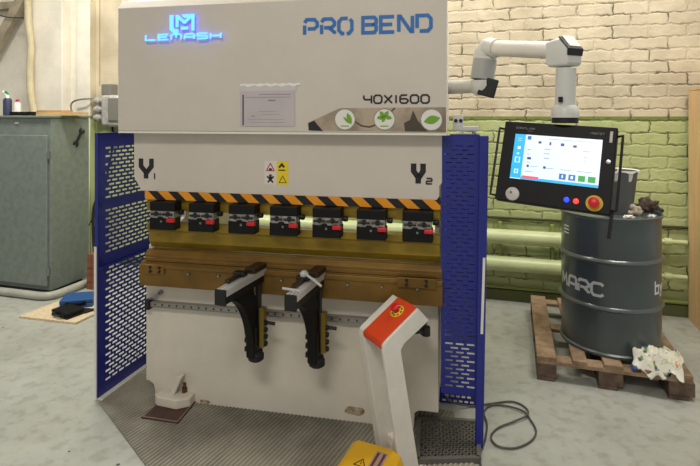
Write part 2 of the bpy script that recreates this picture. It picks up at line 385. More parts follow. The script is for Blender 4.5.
# wrench on the side
wr_ = MB(); 
def side(px, py):  # point on cabinet side u = 0.0
    r = Vector(((px-CX)/FOC, 1)); t = gf.u.dot(gf.o)/gf.u.dot(r); q = r*t-gf.o
    return q.dot(gf.v), CH-(py-HY)/FOC*t
p0, p1 = side(75.5, 144), side(81.5, 131)
dv = Vector((p1[0]-p0[0], p1[1]-p0[1])); L0 = dv.length; dv.normalize(); nv = Vector((-dv.y, dv.x))
def wp(a, b, t): q = Vector(p0)+dv*a+nv*b; return (t, q.x, q.y)
wr_.prism([(0, -.011), (L0, -.011), (L0, .011), (0, .011)], wp, .002, .012)
for cc, s_ in ((0, -1), (L0, 1)):
    arc = [(cc+s_*.03*math.cos(a)*1.0, .03*math.sin(a)) for a in [math.radians(x) for x in range(40, 321, 20)]]
    inn = [(cc+s_*.014*math.cos(a)+s_*.004, .014*math.sin(a)) for a in [math.radians(x) for x in range(320, 39, -20)]]
    m_ = len(arc)
    for i in range(m_-1): wr_.prism([arc[i], arc[i+1], inn[m_-2-i], inn[m_-1-i]], wp, .002, .012)
tag(wr_.build('wrench', dark, loc=(gf.o.x, gf.o.y, 0), rz=WA), 'dark open ended wrench stuck on the side of the green cabinet', 'wrench')
# things on top
TZ = 1.595
def ontop(px, v): u = gf.at(px, 115, v)[0]; return gf.world(u, v, TZ)
p = ontop(7.5, .12)
b1 = thing('spray_bottle', 'dark navy spray bottle with white neck and green trigger on green cabinet', 'spray bottle', p, WA)
MB().lathe([(.03, 0), (.036, .004), (.037, .14), (.03, .158), (.014, .165)], n=20).build('bottle', mat('navy_plastic', (46, 52, 78), .4), b1, smooth=True)
MB().tube([(0, 0, .16), (0, 0, .185), (-.02, 0, .2), (-.05, 0, .225)], [.016, .016, .014, .012], 10).build('neck', white, b1, smooth=True)
MB().tube([(-.05, 0, .225), (-.02, 0, .215), (.0, 0, .205), (.008, 0, .18)], [.006, .014, .012, .008], 8).build('trigger', mat('green_plastic', (20, 120, 50), .4), b1, smooth=True)
p = ontop(17.5, .14)
b2 = thing('squeeze_bottle', 'small white bottle with red cap on the green cabinet', 'bottle', p, WA)
MB().lathe([(.026, 0), (.031, .004), (.031, .09), (.022, .118), (.012, .125), (.012, .13)], n=18).build('bottle', mat('milky_plastic', (222, 214, 205), .4), b2, smooth=True)
MB().lathe([(.015, .13), (.015, .148), (.01, .153)], n=14).build('cap', red, b2, smooth=True)
p = ontop(24, .07)
tb = MB(); tb.box(-.11, .11, -.05, .05, 0, .008); 
for a in ((-.11, .11, -.05, -.044), (-.11, .11, .044, .05), (-.11, -.104, -.05, .05), (.104, .11, -.05, .05)): tb.box(*a, 0, .035)
tag(tb.build('tray', blackp, loc=(p.x, p.y, p.z), rz=WA), 'shallow black tray beside the bottles on the green cabinet', 'tray')
p = ontop(62, .2)
tag(MB().box(-.24, .2, -.1, .1, 0, .03).build('wooden_board', mat('pine', (206, 172, 118), .6, var=.12, stretch=(1, 8, 8)), loc=p, rz=WA+.03), 'pale wooden board lying on top of the green cabinet', 'board')
p = ontop(60, .2)
tag(MB().box(-.2, .1, -.07, .05, .03, .047).build('plywood_offcut', mat('plywood_dark', (184, 140, 86), .6, var=.12), loc=p, rz=WA-.05), 'thin brown plywood offcut on the wooden board on the cabinet', 'board')
# pipe around the foot
pipem = mat('grey_pipe_paint', (168, 168, 156), .4, var=.1)
r_ = .034
tag(MB().tube(smooth_path([gf.world(-1.4, -.08, r_), gf.world(-.2, -.08, r_), gf.world(0, -.075, r_), gf.world(.07, -.02, r_), gf.world(.09, .15, r_), gf.world(.09, .5, r_)], 6), r_, 16).build('floor_pipe', pipem, smooth=True),
    'grey steel pipe bent round the foot of the green cabinet on the floor', 'pipe')
# rust brown blocks behind the left guard
b0 = floor(91.5, 291)
bk = mat('red_brick', (140, 84, 58), .8, var=.25, vscale=20)
for k in range(5):
    o = MB().box(-.06, .06, -.05, .07, 0, .063).build('brick', bk, loc=(b0.x+.002*k, b0.y+.08, .065*k), rz=WA+.06*(k % 2), bevel=.004)
    tag(o, ['red brown brick, bottom of the low stack by cabinet corner', 'red brown brick, second from the floor in the stack by the cabinet', 'red brown brick, middle of the stack by the cabinet', 'red brown brick, second from top in the stack by the cabinet', 'red brown brick, topmost of the stack by the cabinet corner'][k], 'brick', 'bricks stacked beside the cabinet')
# dark bundle of cables between cabinet and guard
c0 = floor(89, 292)
tag(MB().tube(smooth_path([(c0.x-.03, c0.y+.2, .02), (c0.x-.06, c0.y+.2, .45), (c0.x-.05, c0.y+.2, .75), (c0.x+.06, c0.y+.22, .95)]), .014, 8).build('hanging_cable', rubber, smooth=True), 'black cable hanging in the gap between green cabinet and blue guard', 'cable')

# chipboard with cases
q = [floor(19, 318.5), floor(75.5, 325), floor(109, 309), floor(61, 302)]
cbm = mat('chipboard', (212, 196, 164), .8, rgb2=(188, 168, 134), vscale=70)
cx = sum((p.x for p in q))/4; cy = sum((p.y for p in q))/4
mb = MB(); mb.prism([(p.x-cx, p.y-cy) for p in q], lambda a, b, t: (a, b, t), 0.0, .018)
tag(mb.build('chipboard_sheet', cbm, loc=(cx, cy, 0)), 'pale chipboard sheet lying on the floor in front of the cabinet', 'board')
def case(name, px, py, w, d, h, rz, m, m2, label):
    p = floor(px, py, .018); t = thing(name, label, 'tool case', p, rz)
    MB().box(-w/2, w/2, -d/2, d/2, 0, h*.5).build('case_base', m, t, bevel=.008)
    MB().box(-w/2, w/2, -d/2, d/2, h*.53, h).build('lid', m, t, bevel=.008)
    for s in (-.25, .25): MB().box(w*s-.015, w*s+.015, -d/2-.006, -d/2+.004, h*.3, h*.75).build('latch', m2, t)
    MB().box(-.05, .05, -d/2-.02, -d/2-.008, h*.35, h*.6).box(-.05, -.04, -d/2-.02, -d/2, h*.35, h*.6).box(.04, .05, -d/2-.02, -d/2, h*.35, h*.6).build('handle', m2, t)
    return t
case('tool_case', 79, 304, .25, .2, .07, math.radians(14), mat('blue_plastic', (36, 78, 132), .45), blackp, 'blue plastic tool case on the far side of the chipboard sheet')
case('tool_case', 68, 314.5, .2, .15, .05, math.radians(-28), blackp, dark, 'black flat tool case at the front of the chipboard sheet')
p = floor(92, 311, .018)
pl = thing('pliers', 'dark hand tool with splayed handles on the chipboard beside the black case', 'hand tool', p, math.radians(25))
for s in (-1, 1): MB().tube(smooth_path([(-.09, .035*s, .012), (-.04, .03*s, .012), (0, .0, .012), (.04, -.01*s, .012)]), [.01]*17+[.009]*8 if False else .01, 8).build('handle', rubber, pl, smooth=True)
MB().tube([(.03, 0, .012), (.06, 0, .012), (.09, 0, .012)], [.014, .012, .006], 8).build('jaws', steel, pl)

# ================================================================== PRESS BRAKE
MA = -math.atan(102/512)
mf = Frame(-1.153, 2.895, MA)
pb = thing('press_brake', 'large cream press brake with blue perforated side guards and brass bed', 'press brake', (mf.o.x, mf.o.y, 0), MA)
F = mf.at
UV = lambda p, q, t: (p, t, q)
W = 1.63
# base front sheet with cut-outs for the feet
zb = .675
poly = [(.055, .0), (.055, .05), (.045, .085), (.02, .1), (0, .1), (0, zb), (W, zb), (W, .1), (W-.1, .1), (W-.12, .085), (W-.125, .0)]
MB().prism(poly, UV, 0, .03).build('base_panel', basep, pb, bevel=.004)
# side frames with throat
thr = [(.03, 0.1), (1.1, 0.02), (1.1, 2.15), (.03, 2.15), (.03, 1.30), (.38, 1.24), (.42, 1.1), (.38, .95), (.03, .86)]
MB().prism(thr, lambda p, q, t: (t, p, q), .0, .03).build('side_frame', basep, pb)
MB().prism(thr, lambda p, q, t: (t, p, q), W-.03, W).build('side_frame', basep, pb)
MB().box(.03, W-.03, .5, .53, .08, .7).build('rear_panel', basep, pb)
# top cover
uL, zc0 = F(118, 130.4, -.15); uR = F(446.5, 133, -.15)[0]; zc0 = 1.515
zt0 = F(118, 8.5, -.15)[1]
cover = [(-.15, zc0), (-.15, zt0), (-.12, zt0+.045), (1.1, zt0+.045), (1.1, zc0)]
MB().prism(cover, lambda p, q, t: (t, p, q), uL, uR).build('top_cover', paint, pb, bevel=.003)
MB().box(uR, uR+.004, -.146, 1.09, zc0+.005, zt0).build('cover_side', white_lit_paint, pb)  # right side face paler than the cover: stronger light put into its colour
MB().box(uL, uR, -.147, -.06, zc0-.012, zc0-.001).build('cover_lip', white_lit_paint, pb)
# ram front panel
vr = -.07
def R_(px, py): return F(px, py, vr)
u0 = R_(134, 160)[0]; u1 = R_(442, 160)[0]
zr0 = 1.183
poly = [(u0, zc0-.004), (u1, zc0-.004), (u1, zr0+.085), (u1-.012, zr0+.07), (u1-.012, zr0+.02), (u1-.025, zr0), (u0+.045, zr0), (u0, zr0+.075)]
MB().prism(poly, UV, vr, .02).build('ram_panel', paint, pb, bevel=.002)
us0, us1 = F(145, 194, vr)[0], F(440.5, 205, vr)[0]
# hazard strip
hs = MB(); zs0, zs1 = zr0-.046, zr0
hs.box(us0, us1, vr+.002, .0, zs0, zs1, 1)
n = 22; L0 = (us1-us0)/13.4
k = 0; x = us0-L0*.35
def clipx(poly, a, b):
    def cut(P, s, lim):
        out = []
        for i in range(len(P)):
            p, q = P[i], P[(i+1) % len(P)]; ip, iq = s*(p[0]-lim) >= 0, s*(q[0]-lim) >= 0
            if ip: out.append(p)
            if ip != iq:
                t = (lim-p[0])/(q[0]-p[0]); out.append((lim, p[1]+(q[1]-p[1])*t))
        return out
    P = cut(poly, 1, a)
    return cut(P, -1, b) if len(P) > 2 else P
while x < us1:
    P = clipx([(x, zs1), (x+L0*.5, zs1), (x+L0*.5+.05, zs0), (x+.05, zs0)], us0, us1)
    if len(P) > 2: hs.prism(P, UV, vr-.0015, vr+.002, 0)
    x += L0
hs.build('hazard_strip', [mat('hazard_orange', (230, 148, 20), .5), mat('hazard_black', (16, 16, 18), .5)], pb)
# upper beam
MB().box(us0, us1, -.05, 0, 1.075, zs0).build('clamp_beam', brass, pb, bevel=.002)
# punch
ptop = [(-.065, 1.005), (-.065, .968), (-.052, .962), (-.045, .9), (-.022, .866), (-.018, .866), (.0, .9), (.0, 1.005)]
uq0, uq1 = F(147.5, 240, -.06)[0], F(440, 250, -.06)[0]
MB().prism(ptop, lambda p, q, t: (t, p, q), uq0, uq1).build('punch', brass, pb, bevel=.001)
for i in range(1, 8):   # joints: thin steel straps marking tool segments
    pass
die = [(-.075, .80), (-.075, .835), (-.055, .857), (-.03, .857), (-.02, .847), (-.01, .857), (.03, .857), (.03, .8)]
MB().prism(die, lambda p, q, t: (t, p, q), uq0-.004, uq1+.01).build('die', brass2, pb, bevel=.001)
ub0, ub1 = F(139.5, 270, -.1)[0], F(442.5, 285, -.1)[0]
beam = [(-.1, .672), (-.1, .775), (-.085, .79), (-.085, .8), (.05, .8), (.05, .672)]
MB().prism(beam, lambda p, q, t: (t, p, q), ub0, ub1).build('bed_beam', brass2, pb, bevel=.002)
for k in range(9):
    u = ub0+.12+k*(ub1-ub0-.24)/8
    MB().lathe([(.0, -.112), (.006, -.112), (.008, -.108), (.008, -.1)], (u, 0, .752), 'y', 10).build('bolt', steel, pb, smooth=True)
for px0, px1, yc in ((146, 164, 269), (397, 436, 282)):
    (a, z), (b_, _) = F(px0, yc, -.11), F(px1, yc, -.11)
    pl_ = MB().box(a, b_, -.112, -.1, z-.025, z+.025).build('end_plate', brass2, pb, bevel=.003)
    for fr in (.25, .75):
        for dz in (-.01, .012):
            MB().lathe([(.0, -.119), (.007, -.119), (.008, -.112)], (a+(b_-a)*fr, 0, z+dz), 'y', 10).build('bolt', black, pl_, smooth=True)
MB().box(ub0+.002, ub1-.002, -.108, -.1, .772, .79).build('bed_lip', brass2, pb, bevel=.002)
MB().box(uq0, uq1, -.082, -.06, .802, .822).build('die_ledge', brass2, pb, bevel=.002)
# clamps
centres = [162.5, 201, 241, 283.5, 326.5, 371, 417.5]
us_ = [F(px, 220, -.12)[0] for px in centres]; pitch = (us_[-1]-us_[0])/6
midm = mat('worn_clamp_steel', (172, 168, 160), .4, .3, var=.35, vscale=60)
for i in range(7):
    u = us_[0]+i*pitch; w = .073
    c = MB().box(u-w, u+w, -.125, -.05, 1.085, zs0-.004).build('clamp', blackp, pb, bevel=.004)
    MB().box(u-w, u+w-.006, -.121, -.05, 1.046, 1.087).build('clamp_rail', midm, c, bevel=.002)
    wav = [(u-w, .985), (u+w, .985), (u+w, 1.048), (u+w*.5, 1.052), (u+w*.35, 1.042), (u+w*.1, 1.042), (u-.0, 1.056), (u-w*.3, 1.056), (u-w*.45, 1.044), (u-w, 1.05)]
    MB().prism(wav, UV, -.128, -.06).build('clamp_jaw', blackp, c, bevel=.003)
    for s in (-.5, .42):
        b2_ = MB().lathe([(.0, -.13), (.012, -.128), (.014, -.12)], (u+s*w, 0, 1.07), 'y', 12)
        b2_.tube([(u+s*w-.03, -.123, 1.068), (u+s*w+.03, -.123, 1.068)], .006, 6)
        b2_.build('clamp_screw', black, c, smooth=True)
    MB().lathe([(.0, -.134), (.006, -.134), (.007, -.128)], (u-.0, 0, 1.032), 'y', 8).build('set_screw', steel, c, smooth=True)
    MB().box(u+w*.45, u+w*1.06, -.142, -.122, 1.03, 1.05).build('release_tab', red, c, bevel=.004)
    MB().lathe([(.012, u+w), (.014, u+w+.01), (.014, u+w+.024), (.009, u+w+.028)], (0, -.08, 1.075), 'x', 12).build('side_knob', black, c, smooth=True)
# a handle and rail on the base
(a, z), = [F(154, 297, -.02)]
MB().tube([(a-.035, -.02, z-.02), (a+.0, -.03, z), (a+.028, -.02, z+.02)], .007, 8).lathe([(.014, -.012), (.014, 0)], (a+.03, 0, z+.022), 'y', 10).build('cable_handle', steel, pb)
zr = F(200, 308, -.03)[1]
rail = MB().box(.03, W-.06, -.03, 0, zr-.015, zr+.013).box(.03, W-.06, -.034, -.03, zr-.015, zr-.011, 1).box(.03, W-.06, -.034, -.03, zr+.009, zr+.013, 1)
for k in range(34): rail.box(.07+k*.044, .078+k*.044, -.033, -.029, zr-.004, zr+.004, 2)
rail.build('guide_rail', [mat('rail_steel', (150, 146, 138), .35, .6), steel, black], pb)
MB().box(.018, .045, -.045, 0, zr-.03, zr+.025).build('rail_stop', black, pb, bevel=.003)
MB().box(W-.085, W-.06, -.075, 0, zr-.02, zr+.035).lathe([(.014, -.11), (.018, -.105), (.018, -.075)], (W-.072, 0, zr), 'y', 12).build('rail_stop', black, pb, bevel=.002)
rust = mat('rust_smear', (120, 92, 62), .8, rgb2=(190, 176, 152), vscale=30)
for px, py, rw, rh in ((355, 411, .05, .025), (205, 402, .03, .012)):
    u, z = F(px, py, -.001)
    ln = [(u+rw*math.cos(a)*(1+.35*noise.noise((a, px, 0))), max(.002, z+rh*math.sin(a)*(1+.4*noise.noise((a, 3, px))))) for a in [2*PI*k/18 for k in range(18)]]
    MB().prism(ln, UV, -.0008, .001).build('rust_patch', rust, pb)
# lettering on the cover
fr = -.1505
bluel = mat('blue_lettering', (28, 104, 176), .45)
(ua, za), (ub_, zb_) = F(303, 34.5, -.15), F(431.5, 15, -.15)
zc_ = F(367, 34.5, -.15)[1]; hh = F(367, 15.8, -.15)[1]-zc_
tot = ub_-ua; th = hh*.19; w_ = (tot-th)/ (7*1+5*.34+ .75)
mb = MB(); letters(mb, 'PRO BEND', ua+th/2, zc_+th/2, w_, hh-th, w_*.34, th, UV, fr-.002, fr, space=w_*.5)
tag(mb.build('cover_lettering', bluel, pb), 'blue letters PRO BEND')
blk = mat('black_lettering', (24, 24, 26), .5)
(ua, za), (ub_, zb_) = F(363, 104.5, -.15), F(430, 95, -.15)
hh = .9*(104.5-94.8)/FOC*2.55; tot = ub_-ua; th = hh*.19; w_ = (tot-th)/(6+.35+6*.33)
mb = MB(); letters(mb, '40X1600', ua+th/2, F(396, 104, -.15)[1]+th/2, w_, hh-th*.6, w_*.33, th, UV, fr-.002, fr)
tag(mb.build('model_lettering', blk, pb), 'black characters 40X1600')
# illuminated maker's sign
sg = mat('sign_glow', (110, 200, 255), .4, emit=1.0)
halo = mat('sign_backlight', (70, 50, 255), .4, emit=3.2)
def sign(dz, grow, m, t0, t1, name):
    mb = MB()
    (ua, _), (ub_, _) = F(147.5, 41, -.15), F(223.5, 38, -.15)
    zt_ = F(183, 40.6, -.15)[1]; hh = 6.6/FOC*2.75; tot = ub_-ua; th = hh*.25; w_ = (tot-th)/(6+5*.3)
    letters(mb, 'LEmASH', ua+th/2, zt_+th/2, w_, hh-th, w_*.3, th+grow, UV, t0, t1)
    s = 1/FOC*2.76; uc = F(184.5, 26, -.15)[0]; zc = F(183, 24.0, -.15)[1]
    for ln in ([(-11.2, 8.2), (-11.2, -5), (-8.6, -7.4), (-4, -7.4)], [(-5.4, -3.6), (-5.4, 6.6), (-4.6, 6.6), (1.8, 1.0), (2.6, 1.0), (9.8, 7), (11.2, 7), (11.2, -7.4)], [(-1.4, -4.8), (6, -4.8)]):
        stroke(mb, [(uc+x*s, zc+y*s) for x, y in ln], (4 if ln[0][0] < -11 else 3)*s+grow, UV, t0, t1)
    mb.prism([(uc-.6*s, zc+8.4*s), (uc+8.4*s, zc+8.4*s), (uc+5.2*s, zc+5.6*s), (uc+2.4*s, zc+4.6*s)], UV, t0, t1)
    return mb.build(name, m, pb)
tag(sign(0, 0, sg, fr-.024, fr-.02, 'illuminated_sign'), 'glowing pale blue letters LEMASH under a square monogram')
tag(sign(0, -.004, halo, fr-.0195, fr-.0185, 'sign_backlight'), 'violet light behind the letters')
# sticker strip with leaf badges
P = [F(x, y, -.15) for x, y in ((308.6, 130.4), (308, 123), (339.6, 108.2), (446, 107.2), (446, 132))]
P = [(u, max(z, zc0+.002)) for u, z in P]
stk = mat('photo_sticker', (176, 160, 138), .4, rgb2=(112, 98, 84), vscale=5)
st = MB().prism(P, UV, fr-.001, fr).build('picture_sticker', stk, pb)
P2 = [F(x, y, -.15) for x, y in ((309, 130.4), (308.3, 123.2), (314, 120.5), (323, 131))]
MB().prism([(u, max(z, zc0+.003)) for u, z in P2], UV, fr-.0016, fr-.001).build('dark_corner', blk, st)
P2 = [F(x, y, -.15) for x, y in ((405, 131.5), (404, 123), (410, 120), (413, 110), (418, 121), (428, 131.6))]
MB().prism([(u, max(z, zc0+.003)) for u, z in P2], UV, fr-.0016, fr-.001).build('dark_foliage_print', mat('olive_print', (70, 62, 48), .5), st)
pp = [F(x, y, -.15) for x, y in ((354, 121), (362, 126), (370, 127), (380, 123), (395, 107.8))]
stroke(MBt := MB(), pp, .008, UV, fr-.0018, fr-.001); MBt.build('branch_print', mat('brown_print', (84, 66, 54), .5), st)
leaf = mat('leaf_green', (112, 160, 40), .5)
for i, px in enumerate((345, 384.5, 431.5)):
    u, z = F(px, 119.4 if i != 2 else 119.8, -.15)
    bd = MB().lathe([(.0, 0), (.049, 0), (.049, .001)], (u, fr-.003, z), 'y', 28).build('round_badge', [mat('badge_white', (222, 220, 212), .5)], st)
    MB().lathe([(.053, 0), (.053, .0008)], (u, fr-.0022, z), 'y', 28).build('badge_rim', mat('badge_rim_grey', (140, 132, 120), .5), st)
    lf = MB()
    def lens(cx, cz, ang, ln, wd):
        pts = []
        for k in range(9): t = k/8; pts.append((t*ln-ln/2, wd*math.sin(PI*t)))
        for k in range(7, 0, -1): t = k/8; pts.append((t*ln-ln/2, -wd*math.sin(PI*t)))
        ca, sa = math.cos(ang), math.sin(ang)
        lf.prism([(cx+x*ca-y*sa, cz+x*sa+y*ca) for x, y in pts], UV, fr-.0045, fr-.003)
    if i == 0: lens(u+.022, z+.004, math.radians(110), .06, .012); lens(u+.008, z-.004, math.radians(135), .05, .006)
    if i == 1:
        for a, rr in ((60, .02), (125, .02), (190, .02), (-10, .02), (250, .012)): lens(u+rr*math.cos(math.radians(a)), z+.012+rr*math.sin(math.radians(a))*.8, math.radians(a), .036, .01)
    if i == 2: lens(u+.002, z, math.radians(14), .08, .02)
    lf.build('leaf_print', leaf, bd)
    if i < 2: MB().box(u-.02, u+.02, fr-.004, fr-.003, z-.035, z-.03).build('badge_caption', leaf, bd)
# axis marks
def ymark(px, py, num):
    mb = MB()
    (ua, z0), (ub__, z1) = R_(px-7.6, py+9.8), R_(px+7.6, py-9.8)
    w_ = ub__-ua; hh = z1-z0; th = .027
    letters(mb, 'Y', ua+th/2, z0, w_-th, hh, 0, th, UV, vr-.002, vr)
    tag(mb.build('axis_letter', blk, pb), 'black letter Y')
    x = ub__-.012; mb = MB()
    if num == 1: mb.box(x+.012, x+.019, vr-.002, vr, z0-.002, z0+.03)
    else: letters(mb, '2', x+.014, z0+.0, .026, .026, 0, .008, UV, vr-.002, vr)
    tag(mb.build('axis_number', blk, pb), 'black number %d' % num)
ymark(146.5, 168.5, 1); ymark(418.5, 173.5, 2)
# safety sticker
(ua, z1), (um, _), (ub_, z0) = R_(264.5, 161), R_(276.5, 161), R_(288.5, 185)
sk = MB().box(ua, um, vr-.001, vr, z0, z1, 0).box(um, ub_, vr-.001, vr, z0, z1, 1).build('safety_sticker', [mat('sticker_white', (214, 206, 200), .5), mat('sticker_yellow', (226, 200, 30), .5)], pb)
zq = (z0+z1)/2; wq = um-ua; v0_ = vr-.002
def tri(m_, cu, cz, s, th): stroke(m_, [(cu-s, cz-s*.8), (cu+s, cz-s*.8), (cu, cz+s), (cu-s, cz-s*.8)], th, UV, v0_, vr-.001)
rd = MB(); tri(rd, ua+wq*.5, (zq+z1)/2-.002, .021, .006); rd.build('red_triangle', mat('sticker_red', (176, 40, 48), .5), sk)
MB().box(ua+wq*.38, ua+wq*.62, v0_, vr-.001, zq+.012, zq+.024).build('pictogram', blk, sk)
dk = MB()
for s in (-1, 1): stroke(dk, [(ua+wq*.5-.018*s, zq-.018), (ua+wq*.5+.015*s, zq-.05)], .009, UV, v0_, vr-.001)
dk.box(ua+wq*.5-.007, ua+wq*.5+.007, v0_, vr-.001, zq-.03, zq-.008); dk.build('pictogram', blk, sk)
dk = MB(); stroke(dk, [(um+.014, zq+.028), (um+.03, zq+.046), (um+.042, zq+.03)], .011, UV, v0_, vr-.001); dk.build('pictogram', blk, sk)
MB().box(um+.012, um+.048, v0_, vr-.001, zq+.012, zq+.018).build('pictogram_bar', blk, sk)
dk = MB(); tri(dk, um+wq*.52, zq-.034, .019, .004); dk.build('warning_triangle', blk, sk)
# ---- guards
def perf(mb, a0, a1, z0, z1, sl, sh, pa, pz, f, t0, t1, skew=0):
    """slotted sheet: f(a, z, t)"""
    rows = max(1, int((z1-z0)/pz)); off = (z1-z0-rows*pz)/2
    zz = z0
    def q(x0, x1, za, zb):
        if x1-x0 > 1e-5: mb.prism([(x0, za), (x1, za), (x1, zb), (x0, zb)], f, t0, t1)
    q(a0, a1, z0, z0+off+ (pz-sh)/2)
    for r in range(rows):
        zb0 = z0+off+r*pz+(pz-sh)/2; zb1 = zb0+sh
        x = a0; c = a0+.02+(pa/2 if r % 2 else 0)
        while c+sl < a1-.008:
            q(x, c, zb0, zb1); x = c+sl; c += pa
        q(x, a1, zb0, zb1)
        q(a0, a1, zb1, zb1+(pz-sh) if r < rows-1 else z1)
S = mf.loc(floor(98.5, 400)); dirw = Vector((.2637, .9646)).normalized()
dl = Vector((dirw.dot(mf.u), dirw.dot(mf.v))).normalized(); nl = Vector((-dl.y, dl.x))
fL = lambda a, z, t: (S.x+dl.x*a+nl.x*t, S.y+dl.y*a+nl.y*t, z)
Lg = 1.08; gl = MB()
gl.prism([(0, .012), (Lg, .012), (Lg, .07), (0, .07)], fL, 0, .002)
for z0, z1 in ((.07, .735), (.80, 1.07), (1.11, 1.43)): perf(gl, .035, Lg-.03, z0, z1, .042, .0115, .0555, .0235, fL, 0, .002)
for z0, z1 in ((.735, .80), (1.07, 1.11), (1.43, 1.5)): gl.prism([(0, z0), (Lg, z0), (Lg, z1), (0, z1)], fL, 0, .002)
gl.prism([(0, .07), (.035, .07), (.035, 1.43), (0, 1.43)], fL, 0, .002); gl.prism([(Lg-.03, .07), (Lg, .07), (Lg, 1.43), (Lg-.03, 1.43)], fL, 0, .002)
gL = tag(gl.build('side_guard', blue, pb), 'blue perforated sheet guard on the left side')
e = MB(); e.prism([(-.004, .012), (.004, .012), (.004, 1.5), (-.004, 1.5)], fL, -.0, .022); e.prism([(0, 1.494), (Lg, 1.494), (Lg, 1.5), (0, 1.5)], fL, -.018, .0)
e.prism([(0, .735), (Lg, .735), (Lg, .742), (0, .742)], fL, -.02, 0); e.build('guard_flange', blue, gL)
MB().prism([(-.008, .0), (.0, .0), (.0, .86), (-.008, .86)], fL, .008, .024).build('edge_strip', white_lit_paint, gL)
MB().prism([(-.0, .0), (Lg, .0), (Lg, .012), (0, .012)], fL, -.03, .012).build('guard_sill', white_lit_paint, gL)
# right guard: post + front-facing sheet + rear side sheet
Q = mf.loc(floor(480, 450)); vq = Q.y
pz1 = 1.5
ua_, ub_ = F(478.5, 300, vq)[0], F(487.5, 300, vq)[0]
ul_ = F(441, 300, vq+.03)[0]
fr_ = lambda p, q, t: (p, t, q)
gr = MB(); vg = vq+.03; zlo = F(460, 395, vg)[1]; uR0 = F(479.5, 300, vg)[0]
perf(gr, ul_, uR0, zlo+.03, zlo+.30, .036, .009, .052, .0205, fr_, vg, vg+.002)
perf(gr, ul_, uR0, zlo+.30, 1.46, .034, .005, .052, .0205, fr_, vg, vg+.002)
gr.prism([(ul_, zlo), (uR0, zlo), (uR0, zlo+.03), (ul_, zlo+.03)], fr_, vg, vg+.002)
gr.prism([(ul_, 1.46), (uR0, 1.46), (uR0, pz1), (ul_, pz1)], fr_, vg, vg+.002)
gR = tag(gr.build('side_guard', blue, pb), 'blue perforated sheet guard on the right side')
zA = .0
ubt, utp = F(479, 440, vq)[0], F(484, 150, vq)[0]
post = [(ubt-.018, .0), (ubt+.02, .0), (utp+.022, pz1), (utp-.02, pz1)]
MB().prism(post, fr_, vq, vq+.04).build('guard_post', blue, gR, bevel=.003)
u2 = F(484.8, 300, vq-.005)[0]
(ux0, zx0), (ux1, zx1) = F(481.8, 334, vq-.004), F(484.2, 258, vq-.004)
MB().prism([(ux0-.006, zx0), (ux0+.006, zx0), (ux1+.006, zx1), (ux1-.006, zx1)], fr_, vq-.005, vq).build('edge_strip', white_lit_paint, gR)
sd = MB(); fS = lambda a, z, t: (uR0-.0+t, vg+a, z)
sd.prism([(0, .25), (.95, .25), (.95, 1.5), (0, 1.5)], fS, .0, .002)
sd.build('rear_sheet', blue, gR)
MB().box(ul_+.02, uR0-.005, vg+.12, vg+.123, .44, 1.49).build('inner_sheet', mat('pale_blue_paint', (150, 158, 190), .5), gR)
lw = MB(); perf(lw, ul_-.02, uR0, .0, .085, .02, .012, .03, .026, fr_, .28, .283); lw.build('kick_plate', blue, gR)
MB().box(uR0-.14, uR0+.0, vg-.004, vg+.05, pz1, pz1+.006).build('guard_cap', blue, gR)
# small white block with two sockets on the right of the cover
(a0, z1), (a1, z0) = F(453, 114.5, .0), F(479, 131, .0)
wb = MB().box(a0, a0+(a1-a0)*.4, 0, .09, z0+.02, z1).box(a0, a1, 0, .1, z0, z0+.022).build('socket_block', armw, pb, bevel=.003)
for fx in (.11, .3): 
    MB().lathe([(.009, -.006), (.009, .002)], (a0+(a1-a0)*fx, 0, (z0+z1)/2+.01), 'y', 12).build('socket', black, wb, smooth=True)
# added glowing bar behind the machine, unseen, brightens the wall in the gaps
fill_bar = MB().box(.5, 1.35, .46, .5, 1.2, 1.24).build('gap_fill_glow', mat('fill_glow_white', (240, 245, 235), .4, emit=2), pb)

# document pocket
def doc():
    vd = fr
    (a0, z1), (a1, z0) = F(240.5, 91, -.15), F(295, 126.5, -.15)
    t = thing('document_pocket', 'clear plastic pocket with printed sheet taped to the upper cover', 'document pocket', mf.world(a0, vd-.001, z0), MA)
    w = a1-a0; h = z1-z0; f = lambda p, q, s: (p, -s, q)
    MB().prism([(0, 0), (w, 0), (w, h), (0, h)], f, 0, .002).build('sheet', mat('lilac_paper', (190, 181, 182), .35, var=.04), t)
    MB().prism([(-.003, h), (w+.01, h), (w+.01, h+.035), (.0, h+.035)], f, 0, .0014).build('pocket_top', mat('clear_film', (200, 194, 192), .25), t)
    tp = MB()
    for i in range(16): x = .02*i; tp.prism([(x, h+.024+.005*math.sin(i*2.1)), (x+.02, h+.024+.005*math.sin(i*2.1+2.1)), (x+.02, h+.036), (x, h+.037+.003*math.sin(i*3))], f, .0014, .003)
    tp.build('tape', mat('shiny_tape', (232, 230, 226), .15), t)
    MB().prism([(.012, .006), (.02, .006), (.02, h-.02), (.012, h-.02)], f, .002, .003).build('binder_strip', mat('slate', (74, 84, 94), .5), t)
    tx = MB()
    for zz, xa, xb, hh in ((h-.02, .10, w-.02, .0025), (h-.034, .03, w-.02, .0018), (h-.052, .15, .19, .005), (h-.05, .16, .152+.01, .008), (.05, .06, .08, .004), (.06, .12, w-.08, .0012), (.075, .1, w-.1, .0012), (.02, .05, w-.05, .0012), (.035, .04, w-.06, .0012)):
        tx.prism([(xa, zz), (xb, zz), (xb, zz+hh), (xa, zz+hh)], f, .002, .0026)
    tx.build('printed_text', mat('faint_print', (120, 114, 128), .6), t)
doc()

